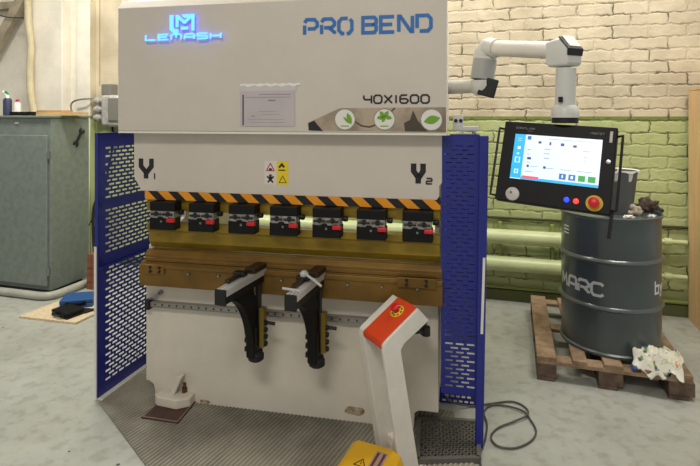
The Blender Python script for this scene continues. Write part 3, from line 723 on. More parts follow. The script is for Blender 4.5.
# ================================================================== SHEET SUPPORT ARMS
def support_arm(ufar, zf, label, rz=0, gadget=False):
    """origin at foot of the arm; local x right, y back"""
    o = thing('support_arm', label, 'support arm', mf.world(ufar, -.105, 0), MA+rz, 'sheet support arms on the bed')
    zt = .802
    # extruded top rail, pointing at the operator
    Lr = .345
    r = MB()
    r.box(-.026, .026, -Lr, .04, zt-.028, zt, 0)
    for x in (-.025, -.005, .015): r.box(x, x+.009, -Lr, .04, zt, zt+.005, 0)
    r.build('aluminium_rail', alu, o)
    MB().box(-.029, .029, -Lr-.012, -Lr, zt-.066, zt+.006).build('end_cap', black, o, bevel=.003)
    MB().box(-.024, .024, -Lr, -.0, zt-.062, zt-.028).build('rail_underside', black, o)
    # curved bracket: a bowed band from the nose down to the upright
    outer = []; inner = []; n = 14
    for k in range(n+1):
        t = k/n; a = t*PI/2
        outer.append((-Lr+.02+.235*math.sin(a), zt-.062-.36*(1-math.cos(a))))
    inner = [(-.048, .44), (-.05, .60), (-.06, .67), (-.085, .715), (-.09, zt-.062)]
    poly = outer + [(-.055, outer[-1][1]-.02)] + inner
    MB().prism(poly, lambda p, q, t: (t, p, q), -.024, .018).build('curved_bracket', blackp, o, bevel=.003)
    MB().box(-.0, .024, -.045, -.02, .38, zt-.028).build('upright', dark, o, bevel=.003)
    MB().box(-.036, .022, -.075, -.03, .375, .53).build('lower_block', black, o, bevel=.004)
    for k in range(3): MB().box(-.046, -.036, -.075, -.05, .40+k*.045, .425+k*.045).build('rib', black, o, bevel=.003)
    MB().box(.026, .05, -.05, -.015, .42, .62).build('brass_slide', mat('dark_brass', (128, 106, 36), .45, .3), o, bevel=.002)
    for k in range(4): MB().lathe([(.012, .048), (.012, .062), (.008, .064)], (0, -.035, .44+k*.035), 'x', 10).build('roller', black, o, smooth=True)
    MB().tube([(.05, -.03, .545), (.10, -.02, .54)], .009, 8).build('lock_pin', black, o)
    MB().lathe([(.03, .352), (.04, .36), (.04, .385), (.034, .392), (.034, .402)], (.005, -.045, 0), 'z', 20).build('foot_knob', rubber, o, smooth=True)
    # stop on top
    MB().box(-.034, -.01, -.27, -.08, zt+.005, zt+.022).build('sliding_stop', mat('bronze_stop', (58, 44, 34), .4, .4), o, bevel=.004)
    MB().box(-.055, .008, -.17, -.13, zt+.006, zt+.03).build('stop_block', black, o, bevel=.006)
    MB().box(-.03, .03, -.10, .02, zt+.005, zt+.03).build('rear_clamp', mat('bronze_stop', (58, 44, 34), .4, .4), o, bevel=.004)
    if gadget:
        MB().tube([(-.02, -.16, zt+.045), (.05, -.2, zt+.03), (.1, -.24, zt+.02)], .006, 8).build('lever', alu, o, smooth=True)
        MB().tube([(-.06, -.30, zt+.012), (.03, -.33, zt+.02)], .006, 8).build('lever', alu, o, smooth=True)
        MB().lathe([(.02, zt+.028), (.022, zt+.04), (.012, zt+.052)], (-.02, -.15, 0), 'z', 16).build('clamp_knob', alu, o, smooth=True)
    return o
uf1 = F(260, 262, -.1)[0]; uf2 = F(319.5, 266, -.1)[0]
support_arm(uf1, 0, 'left black curved support arm with plain aluminium rail on the brass bed', -.15)
support_arm(uf2, 0, 'right black curved support arm with silver levers on its aluminium rail', -.11, gadget=True)

# ================================================================== CONTROL CONSOLE ON SWING ARM
J0 = pt(454, 87, 2.95)
cc = thing('control_console', 'black touch screen control panel hanging from a pale jointed swing arm', 'control panel', (0, 0, 0))
cpos = Vector((.8959, 2.25, 1.3822)); rot = Matrix.Rotation(-.567, 4, 'Z') @ Matrix.Rotation(.0522, 4, 'Y') @ Matrix.Rotation(-.3099, 4, 'X')
M = Matrix.Translation(cpos) @ rot
hw, hh = .4728/2, .3717/2
hous = MB().box(-hw, hw, 0, .055, -hh, hh).box(-hw+.03, hw-.03, .055, .1, -hh+.03, hh-.03).build('housing', blackp, cc, bevel=.004)
hous.matrix_local = M
def hp_(mb, name, m, **k): return mb.build(name, m, hous, **k)
def s2l(px, py):   # pixel -> local x,z on the housing face (y = 0)
    inv = M.inverted(); o_ = inv @ Vector((0, 0, CH)); d_ = (inv.to_3x3() @ Vector(((px-CX)/FOC, 1, -(py-HY)/FOC)))
    t = -o_.y/d_.y; q = o_+d_*t; return q.x, q.z
Y = lambda p, q, t: (p, t, q)
c4 = [s2l(*c) for c in ((515.5, 134), (603.5, 140), (597.5, 187.5), (510, 178.5))]
xs0 = (c4[0][0]+c4[3][0])/2; xs1 = (c4[1][0]+c4[2][0])/2; zs1_ = (c4[0][1]+c4[1][1])/2; zs0_ = (c4[2][1]+c4[3][1])/2
SW, SH = xs1-xs0, zs1_-zs0_
def scr(name, rgb, e, rects, lay=1):
    for x0, z0, x1, z1 in rects:
        hp_(MB().box(xs0+x0*SW, xs0+x1*SW, -.001*lay-.001, -.001*lay+.0002, zs0_+z0*SH, zs0_+z1*SH), name, mat(name, rgb, .3, emit=e))
scr('screen', (214, 228, 240), .62, [(0, 0, 1, 1)], 1)
scr('screen_side_bar', (30, 170, 226), .7, [(0, .02, .13, 1), (.13, 0, 1, .055)], 2)
scr('screen_alarm_bar', (226, 90, 110), .6, [(.14, .03, .34, .085)], 3)
scr('blue_icon', (50, 110, 190), .5, [(.57, .09, .645, .21), (.675, .09, .75, .21), (.155, .89, .2, .97)], 3)
scr('green_icon', (40, 160, 70), .5, [(.78, .09, .855, .21), (.885, .09, .965, .21)], 3)
scr('navy_icon', (40, 60, 140), .4, [(.29, .82, .325, .87), (.42, .80, .44, .87), (.55, .80, .59, .86), (.69, .79, .73, .84), (.18, .45, .225, .5), (.185, .28, .21, .33), (.38, .28, .41, .33)], 3)
scr('grey_text_line', (150, 165, 185), .4, [(.17, .66, .21, .675), (.17, .56, .2, .575), (.37, .7, .44, .715), (.37, .6, .44, .615), (.37, .5, .44, .515), (.22, .3, .32, .31), (.42, .29, .5, .3), (.57, .29, .7, .3), (.76, .29, .92, .3), (.8, .72, .88, .73), (.82, .6, .85, .61), (.82, .52, .85, .53), (.17, .18, .27, .19), (.17, .38, .22, .39), (.4, .93, .9, .938)], 3)
scr('white_icon_line', (235, 245, 250), .6, [(.05, .66, .085, .72), (.05, .54, .075, .58), (.035, .36, .095, .37), (.035, .47, .095, .48), (.035, .36, .045, .48), (.085, .36, .095, .48), (.045, .12, .09, .13), (.045, .2, .09, .21), (.045, .12, .055, .21), (.08, .12, .09, .21), (.045, .85, .09, .855), (.045, .9, .09, .905), (.6, .12, .615, .18), (.70, .12, .725, .18)], 4)
# bezel writing
mb = MB(); x, z = s2l(516.5, 128.5); letters(mb, 'EANTLINK', x, z, .0085, .0075, .003, .0018, Y, -.001, .0005)
x, z = s2l(527, 130.8); letters(mb, 'aTa', x+.005, z-.003, .005, .004, .002, .001, Y, -.001, .0005)
x, z = s2l(590, 134); letters(mb, '/N0T2T', x, z, .007, .0075, .003, .0016, Y, -.001, .0005)
hp_(mb, 'bezel_lettering', mat('grey_print', (120, 118, 118), .5))
x, z = s2l(512.5, 193.8)
mb = MB().lathe([(.03, 0), (.03, -.004), (.024, -.007), (.0, -.007)], (x, 0, z), 'y', 28); hp_(mb, 'white_knob', mat('grey_white_knob', (190, 184, 180), .4), smooth=True)
MB().lathe([(.006, -.0075), (.006, -.009), (0, -.009)], (x-.006, 0, z+.005), 'y', 10).build('knob_mark', mat('knob_dot', (120, 96, 92), .4), hous)
for px, py, rgb, nm, e in ((566.5, 199.8, (36, 50, 255), 'blue_pilot_lamp', 3), (576, 201.3, (255, 50, 40), 'red_pilot_lamp', 2.5)):
    x, z = s2l(px, py); mb = MB().lathe([(.011, 0), (.011, -.003), (.007, -.007), (.0, -.008)], (x, 0, z), 'y', 20); hp_(mb, nm, mat(nm, rgb, .3, emit=e), smooth=True)
x, z = s2l(594.3, 203.3)
hp_(MB().lathe([(.033, 0), (.033, -.002), (.0, -.002)], (x, 0, z), 'y', 28), 'stop_surround', mat('ochre_disc', (206, 168, 36), .5))
hp_(MB().lathe([(.012, -.002), (.012, -.018), (.021, -.02), (.021, -.028), (.012, -.033), (0, -.033)], (x, 0, z), 'y', 24), 'stop_button', red, smooth=True)
x, z = s2l(611.3, 137.5)
hp_(MB().box(x-.006, x+.006, -.004, 0, z-.024, z+.026), 'usb_cover', mat('grey_cover', (176, 172, 160), .4), bevel=.002)
x, z = s2l(608.5, 162)
hp_(MB().lathe([(.009, 0), (.009, -.004), (0, -.005)], (x, 0, z), 'y', 14), 'key_switch', steel, smooth=True)
for s in (-1, 1):   # grab rails on the sides
    x = s*(hw+.022)
    hp_(MB().tube([(s*hw, .02, hh-.035), (x, .0, hh-.035), (x, .0, hh-.05), (x, 0, -hh+.05), (x, 0, -hh+.02), (s*hw, .02, -hh+.02)], .0055, 8), 'grab_rail', black, smooth=True)
x, z = s2l(611.5, 214)
hp_(MB().tube([(x, .02, z+.01), (x, .005, z-.03), (x-.003, .005, z-.1)], .007, 8), 'hanging_lead', rubber, smooth=True)
# arm
def jt(px, py, d): return pt(px, py, d)
A = jt(455, 87, 2.95); Bp = jt(482, 86, 2.78); Bt = jt(485, 60, 2.78); Bt2 = jt(488, 48, 2.76); Cc = jt(562.5, 50.5, 2.32); Cd = jt(566, 66, 2.30); Ce = jt(565, 122, 2.30)
def dirn(a, b): return (b-a).normalized()
MB().tube([A-Vector((.1, -.1, 0)), A, A.lerp(Bp, .85)], [.04, .04, .036], 16).build('base_tube', armw, cc, smooth=True)
mb = MB(); mb.tube([Bp-Vector((0, 0, .052)), Bp-Vector((0, 0, .03)), Bp+Vector((0, 0, .0)), Bp+Vector((0, 0, .03))], [.035, .055, .062, .062], 24)
mb.build('lower_joint', armw, cc, smooth=True)
q0 = Bp+Vector((.025, -.035, -.005))
MB().box(-.045, .045, -.03, .012, -.055, .045, M=Matrix.Translation(q0) @ Matrix.Rotation(math.radians(-18), 4, 'Z') @ Matrix.Rotation(math.radians(16), 4, 'Y')).build('joint_cover', black, cc, bevel=.006)
MB().tube([Bp+Vector((0, 0, .034)), Bt-Vector((0, 0, .0))], .063, 24).build('joint_collar', mat('arm_grey', (158, 160, 156), .4), cc, smooth=True)
h_ = dirn(Bt2, Cc)
MB().tube(smooth_path([Bt-Vector((0, 0, .01)), Bt+Vector((.0, 0, .03)), Bt2+h_*.01, Bt2+h_*.07], 5), [.062]*8+[.056]*4+[.05]*4, 20).build('elbow', armw, cc, smooth=True)
MB().tube([Bt2+h_*.06, Cc-h_*.03], .042, 20).build('upper_tube', white_lit_paint, cc, smooth=True)
mid = (Bt2+Cc)/2
MB().box(-.02, .02, -.002, .0, -.005, .005, M=Matrix.Translation(mid+Vector((.07, -.048, -.005))) @ Matrix.Rotation(math.atan2(h_.y, h_.x), 4, 'Z')).build('arm_mark', black, cc)
hx = Vector((h_.x, h_.y, 0)).normalized(); hn = Vector((hx.y, -hx.x, 0))
def fe(p, q, t): return Cc+hx*p+Vector((0, 0, q))+hn*t
MB().prism([(-.06, -.045), (-.06, .042), (.0, .052), (.022, .052), (.068, -.0), (.068, -.06), (.06, -.075), (-.045, -.075)], fe, -.048, .048).build('elbow_block', armw, cc, bevel=.012, seg=3)
cp = MB().prism([(.018, .056), (.024, .06), (.078, .0), (.072, -.03), (.066, -.03), (.068, .0)], fe, -.044, .05).build('elbow_cap', black, cc, bevel=.003)
MB().prism([(.026, .061), (.03, .064), (.072, .012), (.068, .01)], fe, -.034, .036).build('cap_inlay', white, cp, bevel=.001)
MB().tube([Cd-Vector((0, 0, .01)), Ce+Vector((0, 0, .06))], .043, 20).build('drop_tube', armw, cc, smooth=True)
MB().lathe([(.046, .075), (.058, .06), (.06, .035), (.06, .02)], Ce, 'z', 24).build('flange', armw, cc, smooth=True)
MB().lathe([(.056, .022), (.056, -.005)], Ce, 'z', 24).build('mounting_ring', black, cc, smooth=True)
MB().box(-.008, .008, -.052, -.04, -.012, .012, M=Matrix.Translation(Ce+Vector((-.035, 0.01, .1)))).build('latch', black, cc)

# ================================================================== PEDAL COLUMN
fb = floor(401, 478); px_ = Vector((.87, .48)).normalized(); nn = Vector((px_.y, -px_.x))     # plate direction, toward-viewer normal
pa = math.atan2(px_.y, px_.x); cf = Frame(fb.x, fb.y, pa)
col = thing('pedal_column', 'white bent stand with orange top and red emergency stop in front of press', 'pedal stand', (fb.x, fb.y, 0), pa)
wp_ = mat('stand_white', (228, 223, 212), .45, var=.05, vscale=6)
prof = [cf.at(x, y, 0) for x, y in ((401, 478), (382.5, 352), (383, 345), (387, 340), (418, 308.5), (428.5, 320), (404, 343), (400.5, 350), (419, 478))]
prof = [(p, max(z, 0)) for p, z in prof]; prof[0] = (prof[0][0], 0.0); prof[-1] = (prof[-1][0], 0.0)
Tk = .20
fP = lambda p, q, t: (p, t, q)
MB().prism(prof, fP, -.004, .012).build('side_plate', wp_, col, bevel=.003)
MB().prism(prof, fP, Tk-.045, Tk+.006).build('side_plate', wp_, col, bevel=.003)
# rims folded inward on the leg fronts
def strip(pts, y0, y1, nm, m):
    mb = MB()
    for a, b in zip(pts[:-1], pts[1:]):
        d_ = Vector((b[0]-a[0], b[1]-a[1])).normalized(); n_ = Vector((-d_.y, d_.x))*.003
        mb.prism([a, b, (b[0]+n_.x, b[1]+n_.y), (a[0]+n_.x, a[1]+n_.y)], fP, y0, y1)
    return mb.build(nm, m, col)
strip(prof[5:9], .004, .03, 'rear_flange', wp_)
# orange cover between the plates with rounded nose
nose = []
a, b = Vector(prof[1]), Vector(prof[4])
P0 = Vector(prof[1])+ (Vector(prof[0])-Vector(prof[1])).normalized()*-.0; P1 = Vector(prof[3])
ctrl = [Vector(prof[1])*.7+Vector(prof[2])*.3, Vector(prof[2])+Vector((-.004, 0)), Vector(prof[3]), Vector(prof[3]).lerp(Vector(prof[4]), .5), Vector(prof[4])]
cp_ = smooth_path([(c.x, c.y, 0) for c in ctrl], 4); cpts = [(p.x, p.y+.001) for p in cp_]
ov = strip(cpts, .008, Tk-.044, 'orange_cover', orange)
MB().prism([prof[4], prof[5], (prof[5][0]-.004, prof[5][1]-.002), (prof[4][0]-.004, prof[4][1]-.002)], fP, 0, Tk).build('end_plate', wp_, col)
strip([prof[5], prof[6]], 0, Tk, 'under_plate', wp_)
# emergency stop on the slope
d2 = (Vector(prof[4])-Vector(prof[3])).normalized(); n2 = Vector((-d2.y, d2.x)); ctr = Vector(prof[3]).lerp(Vector(prof[4]), .68)
Mb = Matrix(((d2.x, 0, n2.x, ctr.x), (0, 1, 0, Tk*.42), (d2.y, 0, n2.y, ctr.y), (0, 0, 0, 1)))
es = MB().lathe([(.0, .004), (.034, .004), (.034, .006), (.0, .006)], n=28, M=Mb).build('stop_label', mat('stop_yellow', (238, 206, 60), .5), col)
rg = MB()
for k in range(8):
    a0_ = k*PI/4
    rg.prism([(.022*math.cos(a0_), .022*math.sin(a0_)), (.029*math.cos(a0_), .029*math.sin(a0_)), (.029*math.cos(a0_+.45), .029*math.sin(a0_+.45)), (.022*math.cos(a0_+.45), .022*math.sin(a0_+.45))], lambda p, q, t: Mb @ Vector((p, q, t)), .006, .0068)
rg.build('label_print', blk, es)
MB().lathe([(.012, .006), (.012, .02), (.02, .024), (.021, .032), (.014, .04), (0, .041)], n=24, M=Mb).build('stop_button', red, es, smooth=True)
# foot plate with hole and cross brace
MB().prism([(.0, 0), (.09, 0), (.1, .06), (.06, .12), (.02, .12), (-.0, .07)], fP, Tk*.45, Tk*.45+.004).build('gusset', wp_, col, bevel=.001)
MB().box(-.02, .14, -.02, Tk+.02, 0, .006).build('foot_plate', wp_, col)
MB().box(.03, .07, .004, Tk, .06, .1).build('cross_brace', wp_, col)
q = cf.at(426, 331, .06)
MB().lathe([(.02, -.02), (.02, .02)], (q[0], .06, q[1]), 'z', 12).tube([(q[0]-.06, .06, q[1]+.005), (q[0], .06, q[1])], .008, 8).build('cable_gland', black, col)

# yellow foot switch
p0 = floor(368, 489); 
fs = thing('foot_switch', 'yellow hooded foot switch with warning triangle at the bottom edge', 'foot pedal', (p0.x, p0.y, 0), math.radians(-24))
zt = .125
hood = [(-.14, 0), (-.14, .08), (-.125, .112), (-.1, zt), (.09, zt), (.125, .105), (.14, .07), (.14, 0), (.12, 0), (.12, .065), (.11, .09), (.08, zt-.018), (-.09, zt-.018), (-.11, .10), (-.12, .085), (-.12, 0)]
MB().prism([(a*.9, b_) for a, b_ in hood], lambda p, q, t: (p, t, q+ .0*(t)), -.14, .10).build('hood', yellow, fs, bevel=.004)
MB().prism([(a*.88, b_) for a, b_ in [(-.14, 0), (-.14, .08), (-.125, .112), (-.1, zt), (.09, zt), (.125, .105), (.14, .07), (.14, 0)]], lambda p, q, t: (p, t, q), .095, .105).build('rear_wall', yellow, fs)
MB().box(-.125, .125, -.17, .10, 0, .02).build('base_plate', mat('dark_orange', (190, 96, 18), .5), fs, bevel=.003)
MB().prism([(-.15, .03), (.08, .06), (.08, .045), (-.15, .018)], lambda p, q, t: (t, p, q), -.07, .07).build('pedal', black, fs, bevel=.003)
wt = MB(); stroke(wt, [(-.045, -.05), (.005, -.05), (-.02, -.005), (-.045, -.05)], .005, lambda p, q, t: (p, q, t), zt, zt+.001); wt.box(-.022, -.018, -.04, -.022, zt, zt+.001)
wt.build('warning_triangle', blk, fs)
lb = MB().box(.015, .07, -.06, .07, zt, zt+.001).build('label', mat('label_grey', (176, 150, 140), .5), fs)
MB().box(.022, .034, -.05, .06, zt+.001, zt+.0016).box(.05, .062, -.05, .06, zt+.001, zt+.0016).build('label_print', mat('label_dark_red', (110, 50, 44), .5), lb)

# ================================================================== FLOOR MATS, FOOT, CABLE
ra = math.atan(270/512); rv = Vector((math.sin(ra), math.cos(ra)))
polyp = [floor(99, 403.5), floor(139, 374), floor(200, 380), mf.world(1.7, .2), mf.world(1.75, -.1), floor(478, 470), floor(478, 560), floor(215, 560)]
mo = floor(240, 430); mp = [Vector((p.x-mo.x, p.y-mo.y)) for p in polyp]
matm = mat('ribbed_rubber', (142, 138, 124), .55, rgb2=(70, 67, 58), vscale=1.2)
matr = mat('worn_rib_tops', (170, 166, 150), .5, rgb2=(92, 88, 77), vscale=1.2)
mm = MB(); mm.prism([tuple(p) for p in mp], lambda a, b, t: (a, b, t), 0.0005, .005)
rn = Vector((rv.y, -rv.x)); ts = [p.dot(rn) for p in mp]; t = min(ts)+.012
while t < max(ts):
    hits = []
    for i in range(len(mp)):
        a, b = mp[i], mp[(i+1) % len(mp)]; da, db = a.dot(rn)-t, b.dot(rn)-t
        if da*db < 0: hits.append(a.lerp(b, da/(da-db)))
    hits.sort(key=lambda q: q.dot(rv))
    if len(hits) >= 2:
        a, b = hits[0], hits[-1]; w = rn*.006
        mm.add([(*(a-w), .005), (*(a+w), .005), (*(b+w), .005), (*(b-w), .005), (*(a-w*.5), .0085), (*(a+w*.5), .0085), (*(b+w*.5), .0085), (*(b-w*.5), .0085)],
               [(0, 1, 5, 4), (1, 2, 6, 5), (2, 3, 7, 6), (3, 0, 4, 7)])
        mm.add([(*(a-w*.5), .0085), (*(a+w*.5), .0085), (*(b+w*.5), .0085), (*(b-w*.5), .0085)], [(0, 1, 2, 3)], 1)
    t += .021
tag(mm.build('ribbed_mat', [matm, matr], loc=(mo.x, mo.y, 0)), 'worn grey ribbed rubber mat on the floor in front of press', 'floor mat')
# brown plate and white machine foot
q = [floor(141, 418, .01), floor(178, 423.5, .01), floor(196, 402, .01), floor(163, 398, .01)]
c0 = sum(q, Vector())/4
mb = MB(); mb.prism([(p.x-c0.x, p.y-c0.y) for p in q], lambda a, b, t: (a, b, t), .009, .014)
bp_ = mat('brown_plate', (78, 52, 44), .6, var=.2, vscale=20)
pt_ = mb.build('steel_plate', bp_, loc=(c0.x, c0.y, 0)); tag(pt_, 'dark brown square steel plate under the white machine foot', 'plate')
rim = MB(); qq = [Vector((p.x-c0.x, p.y-c0.y)) for p in q]; stroke(rim, [tuple(p*.93) for p in qq]+[tuple(qq[0]*.93)], .004, lambda a, b, t: (a, b, t), .014, .016)
rim.build('chalk_line', mat('pale_edge', (150, 128, 116), .6), pt_)
ft = floor(175, 403, .014); lf_ = thing('levelling_foot', 'white chamfered levelling foot of the press standing on brown steel plate', 'machine foot', (ft.x, ft.y, .014), MA)
hexp = [(-.11, -.02), (-.085, -.045), (.04, -.06), (.1, -.02), (.1, .06), (-.09, .08)]
MB().prism(hexp, lambda a, b, t: (a, b, t), 0, .05).build('foot_block', basep, lf_, bevel=.006)
MB().prism([(-.03, .05), (.0, .05), (.045, .15), (.02, .155)], lambda p, q, t: (p, t, q), -.01, .03).build('strut', basep, lf_, bevel=.003)
MB().lathe([(.016, .05), (.016, .075), (.009, .076), (.009, .10)], (.04, .03, 0), 'z', 6).build('adjusting_bolt', mat('rusty_bolt', (96, 66, 42), .6, .4), lf_)

# perforated black step mat at right
q = [floor(417.5, 458, .03), floor(479, 456, .03), floor(478, 420, .03), floor(419, 415.5, .03)]
c0 = sum(q, Vector())/4; L4 = [Vector((p.x-c0.x, p.y-c0.y)) for p in q]
def bil(a, b): return L4[0].lerp(L4[1], a).lerp(L4[3].lerp(L4[2], a), b)
gm = MB(); fz = lambda a, b, t: (a, b, t)
for a, b in ((0, 1), (1, 2), (2, 3), (3, 0)): stroke(gm, [tuple(L4[a]), tuple(L4[b])], .02, fz, .004, .028)
n = 9
def seg(a0, b0, a1, b1): stroke(gm, [tuple(bil(a0, b0)), tuple(bil(a1, b1))], .0065, fz, .008, .020)
for k in range(-n, n):
    s = k/n
    for sg_ in (1, -1):
        pts = []
        lo, hi = max(0, -s), min(1, 1-s)      # b = a*1 ; a runs s..s+1
        if hi > lo:
            A0, B0, A1, B1 = s+lo, lo, s+hi, hi
            if sg_ == -1: A0, A1 = 1-A0, 1-A1
            seg(A0, B0, A1, B1)
tag(gm.build('perforated_mat', mat('dark_rubber_grid', (96, 92, 86), .45), loc=(c0.x, c0.y, 0)), 'black diamond mesh step mat at the foot of the right blue guard', 'floor mat')

cpts = [(446, 396, .12), (452, 402, .05), (470, 406, .01), (488, 404, .01), (512, 401.5, .008), (526, 408, .008), (527, 415, .018), (515, 421, .012), (498, 428, .008), (491, 437, .008), (498, 446, .008), (515, 448, .008), (531, 441, .008), (536, 431, .008), (530, 419, .008), (523, 411, .01), (507, 406, .009), (492, 405, .008), (484, 412, .008), (487, 424, .008), (485, 440, .008), (480, 455, .008), (482, 475, .008)]
tag(MB().tube(smooth_path([floor(x, y, z) for x, y, z in cpts], 7), .0048, 8).build('power_cable', mat('grey_cable', (72, 70, 66), .5), smooth=True), 'dark grey cable looped on the floor beside the right blue guard', 'cable')

# ================================================================== PALLET, DRUM AND THINGS ON IT
wood = mat('pallet_wood', (156, 132, 104), .8, rgb2=(116, 92, 70), vscale=12, stretch=(1, 1, 1), bump=.2, bscale=50)
wood_d = mat('pallet_block_wood', (110, 90, 74), .85, rgb2=(78, 62, 52), vscale=14, bump=.2, bscale=50)
f0 = floor(537, 379.5); PA = -math.radians(17.5)
pal = thing('pallet', 'brown wooden pallet on the floor carrying the steel drum', 'pallet', (f0.x, f0.y, 0), PA)
pw, pd = .82, 1.1
for x0, x1 in ((0, .11), (.2, .28), (.37, .47), (.56, .64), (pw-.11, pw)): MB().box(x0, x1, 0, pd, .122, .144).build('deck_board', wood, pal, bevel=.002)
for y0 in (.0, pd/2-.05, pd-.1): MB().box(.0, pw, y0, y0+.1, .1, .122).build('cross_board', wood, pal, bevel=.002)
for x0 in (.0, pw/2-.07, pw-.12):
    MB().box(x0, x0+.1, .0, pd, 0, .022).build('runner', wood_d, pal)
    for y0 in (0, pd/2-.06, pd-.12): MB().box(x0, x0+.13 if x0 else .11, y0+.003, y0+.12, .022, .1).build('block', wood_d, pal, bevel=.004)

Db = Vector((1.686, 3.325, .144)); Rr = .295; Hh = .84
dr = thing('steel_drum', 'dark blue grey steel drum with white lettering standing on the pallet', 'drum', Db, 0)
dm = mat('drum_paint', (74, 83, 83), .3, coat=.3, var=.05)
prof_ = [(.0, .012), (Rr-.012, .012), (Rr-.008, 0), (Rr+.004, .002), (Rr+.006, .016), (Rr-.004, .024)]
for zr_ in (.285, .57): prof_ += [(Rr-.004, zr_-.016), (Rr+.006, zr_-.008), (Rr+.011, zr_), (Rr+.006, zr_+.008), (Rr-.004, zr_+.016)]
prof_ += [(Rr-.004, Hh-.025), (Rr+.005, Hh-.016), (Rr+.008, Hh-.004), (Rr+.002, Hh), (Rr-.008, Hh-.004), (Rr-.012, Hh-.02), (0, Hh-.02)]
MB().lathe(prof_, n=72).build('body', dm, dr, smooth=True)
al0 = math.atan2(-Db.y, -Db.x)
def cyl(p, q, t): a = al0+p/Rr; return ((Rr-.004+t)*math.cos(a), (Rr-.004+t)*math.sin(a), q)
wl = mat('drum_white_print', (214, 216, 214), .5)
mb = MB(); a_ = math.radians
zM = .362
letters(mb, 'MARC', Rr*a_(-70), zM, .068, .074, .018, .017, cyl, .0, .0012, sub=6); mb.build('maker_lettering', wl, dr)
for k in range(3): mb = MB(); stroke(mb, [(Rr*a_(-64), .70+k*.022), (Rr*a_(-53), .70+k*.022)], .008, cyl, 0, .0012, sub=4); mb.build('print_bar', wl, dr)
mb = MB(); letters(mb, 'by', Rr*a_(57), zM+.02, .045, .06, .016, .012, cyl, .0, .0012, sub=4); mb.build('side_lettering', wl, dr)
tp = Db.z+Hh-.02
# bucket
bp0 = pt(616.5, 212, 3.36); bk_ = thing('bucket', 'grey plastic bucket with white liner bag standing on the drum', 'bucket', (bp0.x, 3.33, tp), 0)
bl_ = MB(); n = 28
pr = [(.0, .0), (.075, 0), (.078, .004), (.108, .265), (.113, .27), (.113, .276), (.106, .276), (.104, .262), (.072, .008), (0, .008)]
MB().lathe(pr, n=28).build('bucket_body', mat('bucket_grey', (106, 108, 106), .5), bk_, smooth=True)
rings = []
for (r0, z0_) in ((.1, .2), (.108, .278), (.117, .282), (.118, .25)):
    rings.append([((r0+.001*math.sin(5*k)) * math.cos(2*PI*k/36), (r0+.004*math.sin(5*k))*math.sin(2*PI*k/36), z0_+.02+.006*math.sin(1.3*k) if z0_ < .26 else z0_) for k in range(36)])
MB().loft(rings, cap=False).build('liner_bag', mat('liner_white', (226, 226, 224), .4), bk_, smooth=True)

def crumple(name, label, cat, px, py, d, z, sx, sy, sz, m, seed, flat=.5, n=3, kids=None):
    """a crumpled rag / bag: subdivided sphere pushed about by noise and flattened against its support"""
    bm = bmesh.new(); bmesh.ops.create_icosphere(bm, subdivisions=4, radius=1)
    for v in bm.verts:
        c = v.co.copy(); k = noise.noise(c*1.7+Vector((seed, 0, 0)))*.45 + abs(noise.noise(c*4+Vector((0, seed, 0))))*.35
        c *= .8+k
        c.z = max(c.z, -flat)+flat
        v.co = Vector((c.x*sx, c.y*sy, c.z*sz))
    for f in bm.faces: f.smooth = True
    me = bpy.data.meshes.new(name); bm.to_mesh(me); bm.free(); me.materials.append(m)
    o = bpy.data.objects.new(name, me); C.objects.link(o); p = pt(px, py, d); o.location = (p.x, d, z)
    return tag(o, label, cat)
crumple('cloth_rag', 'crumpled cream cotton rag on drum lid beside the bucket', 'rag', 632.5, 210, 3.27, tp, .055, .05, .05, mat('cream_cloth', (206, 190, 172), .85, var=.25, vscale=25), 1.3)
crumple('cloth_rag', 'crumpled dark brown rag at the back of the drum lid', 'rag', 647.5, 210, 3.38, tp, .075, .06, .06, mat('brown_cloth', (84, 68, 56), .8, var=.4, vscale=20), 4.1)
crumple('work_glove', 'small black crumpled cloth at the right edge of the drum lid', 'rag', 657, 212, 3.34, tp, .035, .04, .028, mat('black_cloth', (34, 32, 32), .8), 8.3)
crumple('paper_scrap', 'small white scrap of paper on the front of the drum lid', 'paper', 629, 215, 3.17, tp, .035, .025, .012, mat('scrap_white', (225, 222, 216), .7), 2.2)
crumple('paper_scrap', 'tiny white paper scrap below the black rag on the drum lid', 'paper', 652, 214, 3.2, tp, .025, .018, .01, mat('scrap_white', (225, 222, 216), .7), 5.2)

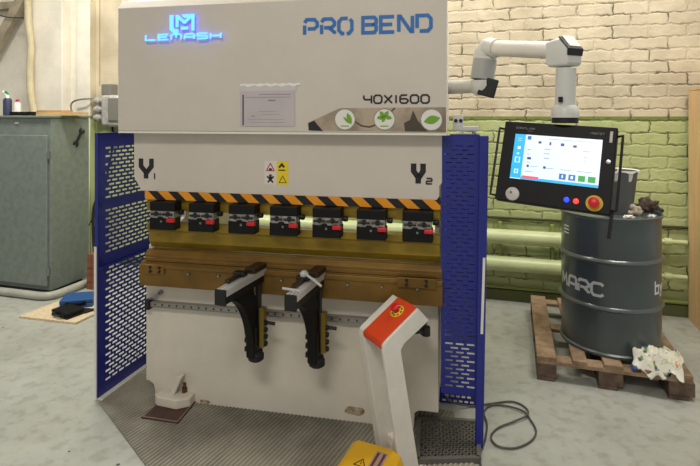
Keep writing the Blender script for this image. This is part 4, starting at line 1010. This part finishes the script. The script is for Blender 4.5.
# crumpled printed bag on the pallet corner
def bag():
    bm = bmesh.new(); nx, ny = 44, 34
    O_ = floor(653, 364, .15)
    W_, D_ = .25, .24; vs = []
    for j in range(ny+1):
        for i in range(nx+1):
            x = (i/nx-.5)*W_; y = (j/ny-.5)*D_
            r = 1+.22*noise.noise((i*.14, j*.14, 3))
            z = .012+.05*(.3+noise.noise((i*.1, j*.1, 0)))+.012*abs(noise.noise((i*.24, j*.24, 7)))+.03*(1-abs(i/nx-.5)*2)*(1-abs(j/ny-.5)*2)
            wx = x*r*(1-.25*max(0, y/D_+.1)); wy = y*r
            dd = -.5*D_+.07-wy
            if dd > 0: z -= dd*1.1; wy += dd*.45
            vs.append(bm.verts.new((wx, wy, z)))
    for j in range(ny):
        for i in range(nx):
            a = j*(nx+1)+i; f = bm.faces.new((vs[a], vs[a+1], vs[a+nx+2], vs[a+nx+1])); f.smooth = True
    me = bpy.data.meshes.new('plastic_bag'); bm.to_mesh(me); bm.free()
    m = bpy.data.materials.new('printed_film'); m.use_nodes = True; N = m.node_tree.nodes; L = m.node_tree.links; b = N['Principled BSDF']
    tc = N.new('ShaderNodeTexCoord'); n1 = N.new('ShaderNodeTexNoise'); n1.inputs['Scale'].default_value = 15; n1.inputs['Detail'].default_value = 2; L.new(tc.outputs['Object'], n1.inputs['Vector'])
    r = N.new('ShaderNodeValToRGB'); r.color_ramp.interpolation = 'CONSTANT'; el = r.color_ramp.elements
    el[0].position = 0; el[0].color = lin((60, 80, 150)); el[1].position = .34; el[1].color = lin((140, 160, 90))
    for p_, c_2 in ((.39, (226, 222, 208)), (.58, (196, 204, 160)), (.62, (228, 222, 204)), (.67, (224, 150, 80)), (.7, (228, 224, 212))): e_ = el.new(p_); e_.color = lin(c_2)
    L.new(n1.outputs['Fac'], r.inputs['Fac']); L.new(r.outputs['Color'], b.inputs['Base Color']); b.inputs['Roughness'].default_value = .35
    me.materials.append(m); o = bpy.data.objects.new('plastic_bag', me); C.objects.link(o); o.location = (O_.x+.015, O_.y-.015, .176); o.rotation_euler = (0, 0, -.45)
    md = o.modifiers.new('thickness', 'SOLIDIFY'); md.thickness = .003
    tag(o, 'crumpled white printed plastic bag lying over the front corner of the pallet', 'bag')
    q_ = floor(645, 355, .15)
bag()

# ================================================================== LIGHT
def area(name, loc, size, power, col, target, sy=None):
    l = bpy.data.lights.new(name, 'AREA'); l.shape = 'RECTANGLE'; l.size = size; l.size_y = sy or size; l.energy = power; l.color = col
    o = bpy.data.objects.new(name, l); C.objects.link(o); o.location = loc
    o.rotation_euler = (Vector(target)-Vector(loc)).to_track_quat('-Z', 'Y').to_euler(); o['kind'] = 'structure'; return o
area('ceiling_light', (2.0, 2.6, 3.9), 1.2, 68, (1, .95, .86), (2.0, 3.4, 0), .4)
area('ceiling_light', (-2.2, 3.6, 3.9), 1.4, 128, (1, .96, .88), (-2.2, 4.2, 0), .4)
area('ceiling_light', (.4, 3.9, 3.9), 1.2, 34, (1, .95, .86), (.4, 4.1, 0), .4)
area('ceiling_light', (-.8, -.6, 4.0), 1.6, 74, (1, .95, .88), (-.3, .6, 0), .6)
wd = bpy.data.worlds.new('room_ambient'); bpy.context.scene.world = wd; wd.use_nodes = True
bg = wd.node_tree.nodes['Background']; bg.inputs['Color'].default_value = (1, .985, .95, 1); bg.inputs['Strength'].default_value = .46

# ================================================================== CAMERA
cam = bpy.data.cameras.new('camera'); cam.sensor_width = 36; cam.lens = FOC/700*36; cam.shift_y = -(233-HY)/700
co = bpy.data.objects.new('camera', cam); C.objects.link(co); co.location = (0, 0, CH); co.rotation_euler = (PI/2, 0, 0)
sc = bpy.context.scene; sc.camera = co
sc.view_settings.view_transform = 'Standard'; sc.view_settings.look = 'None'; sc.view_settings.exposure = 0; sc.view_settings.gamma = 1; sc.view_settings.use_curve_mapping = False
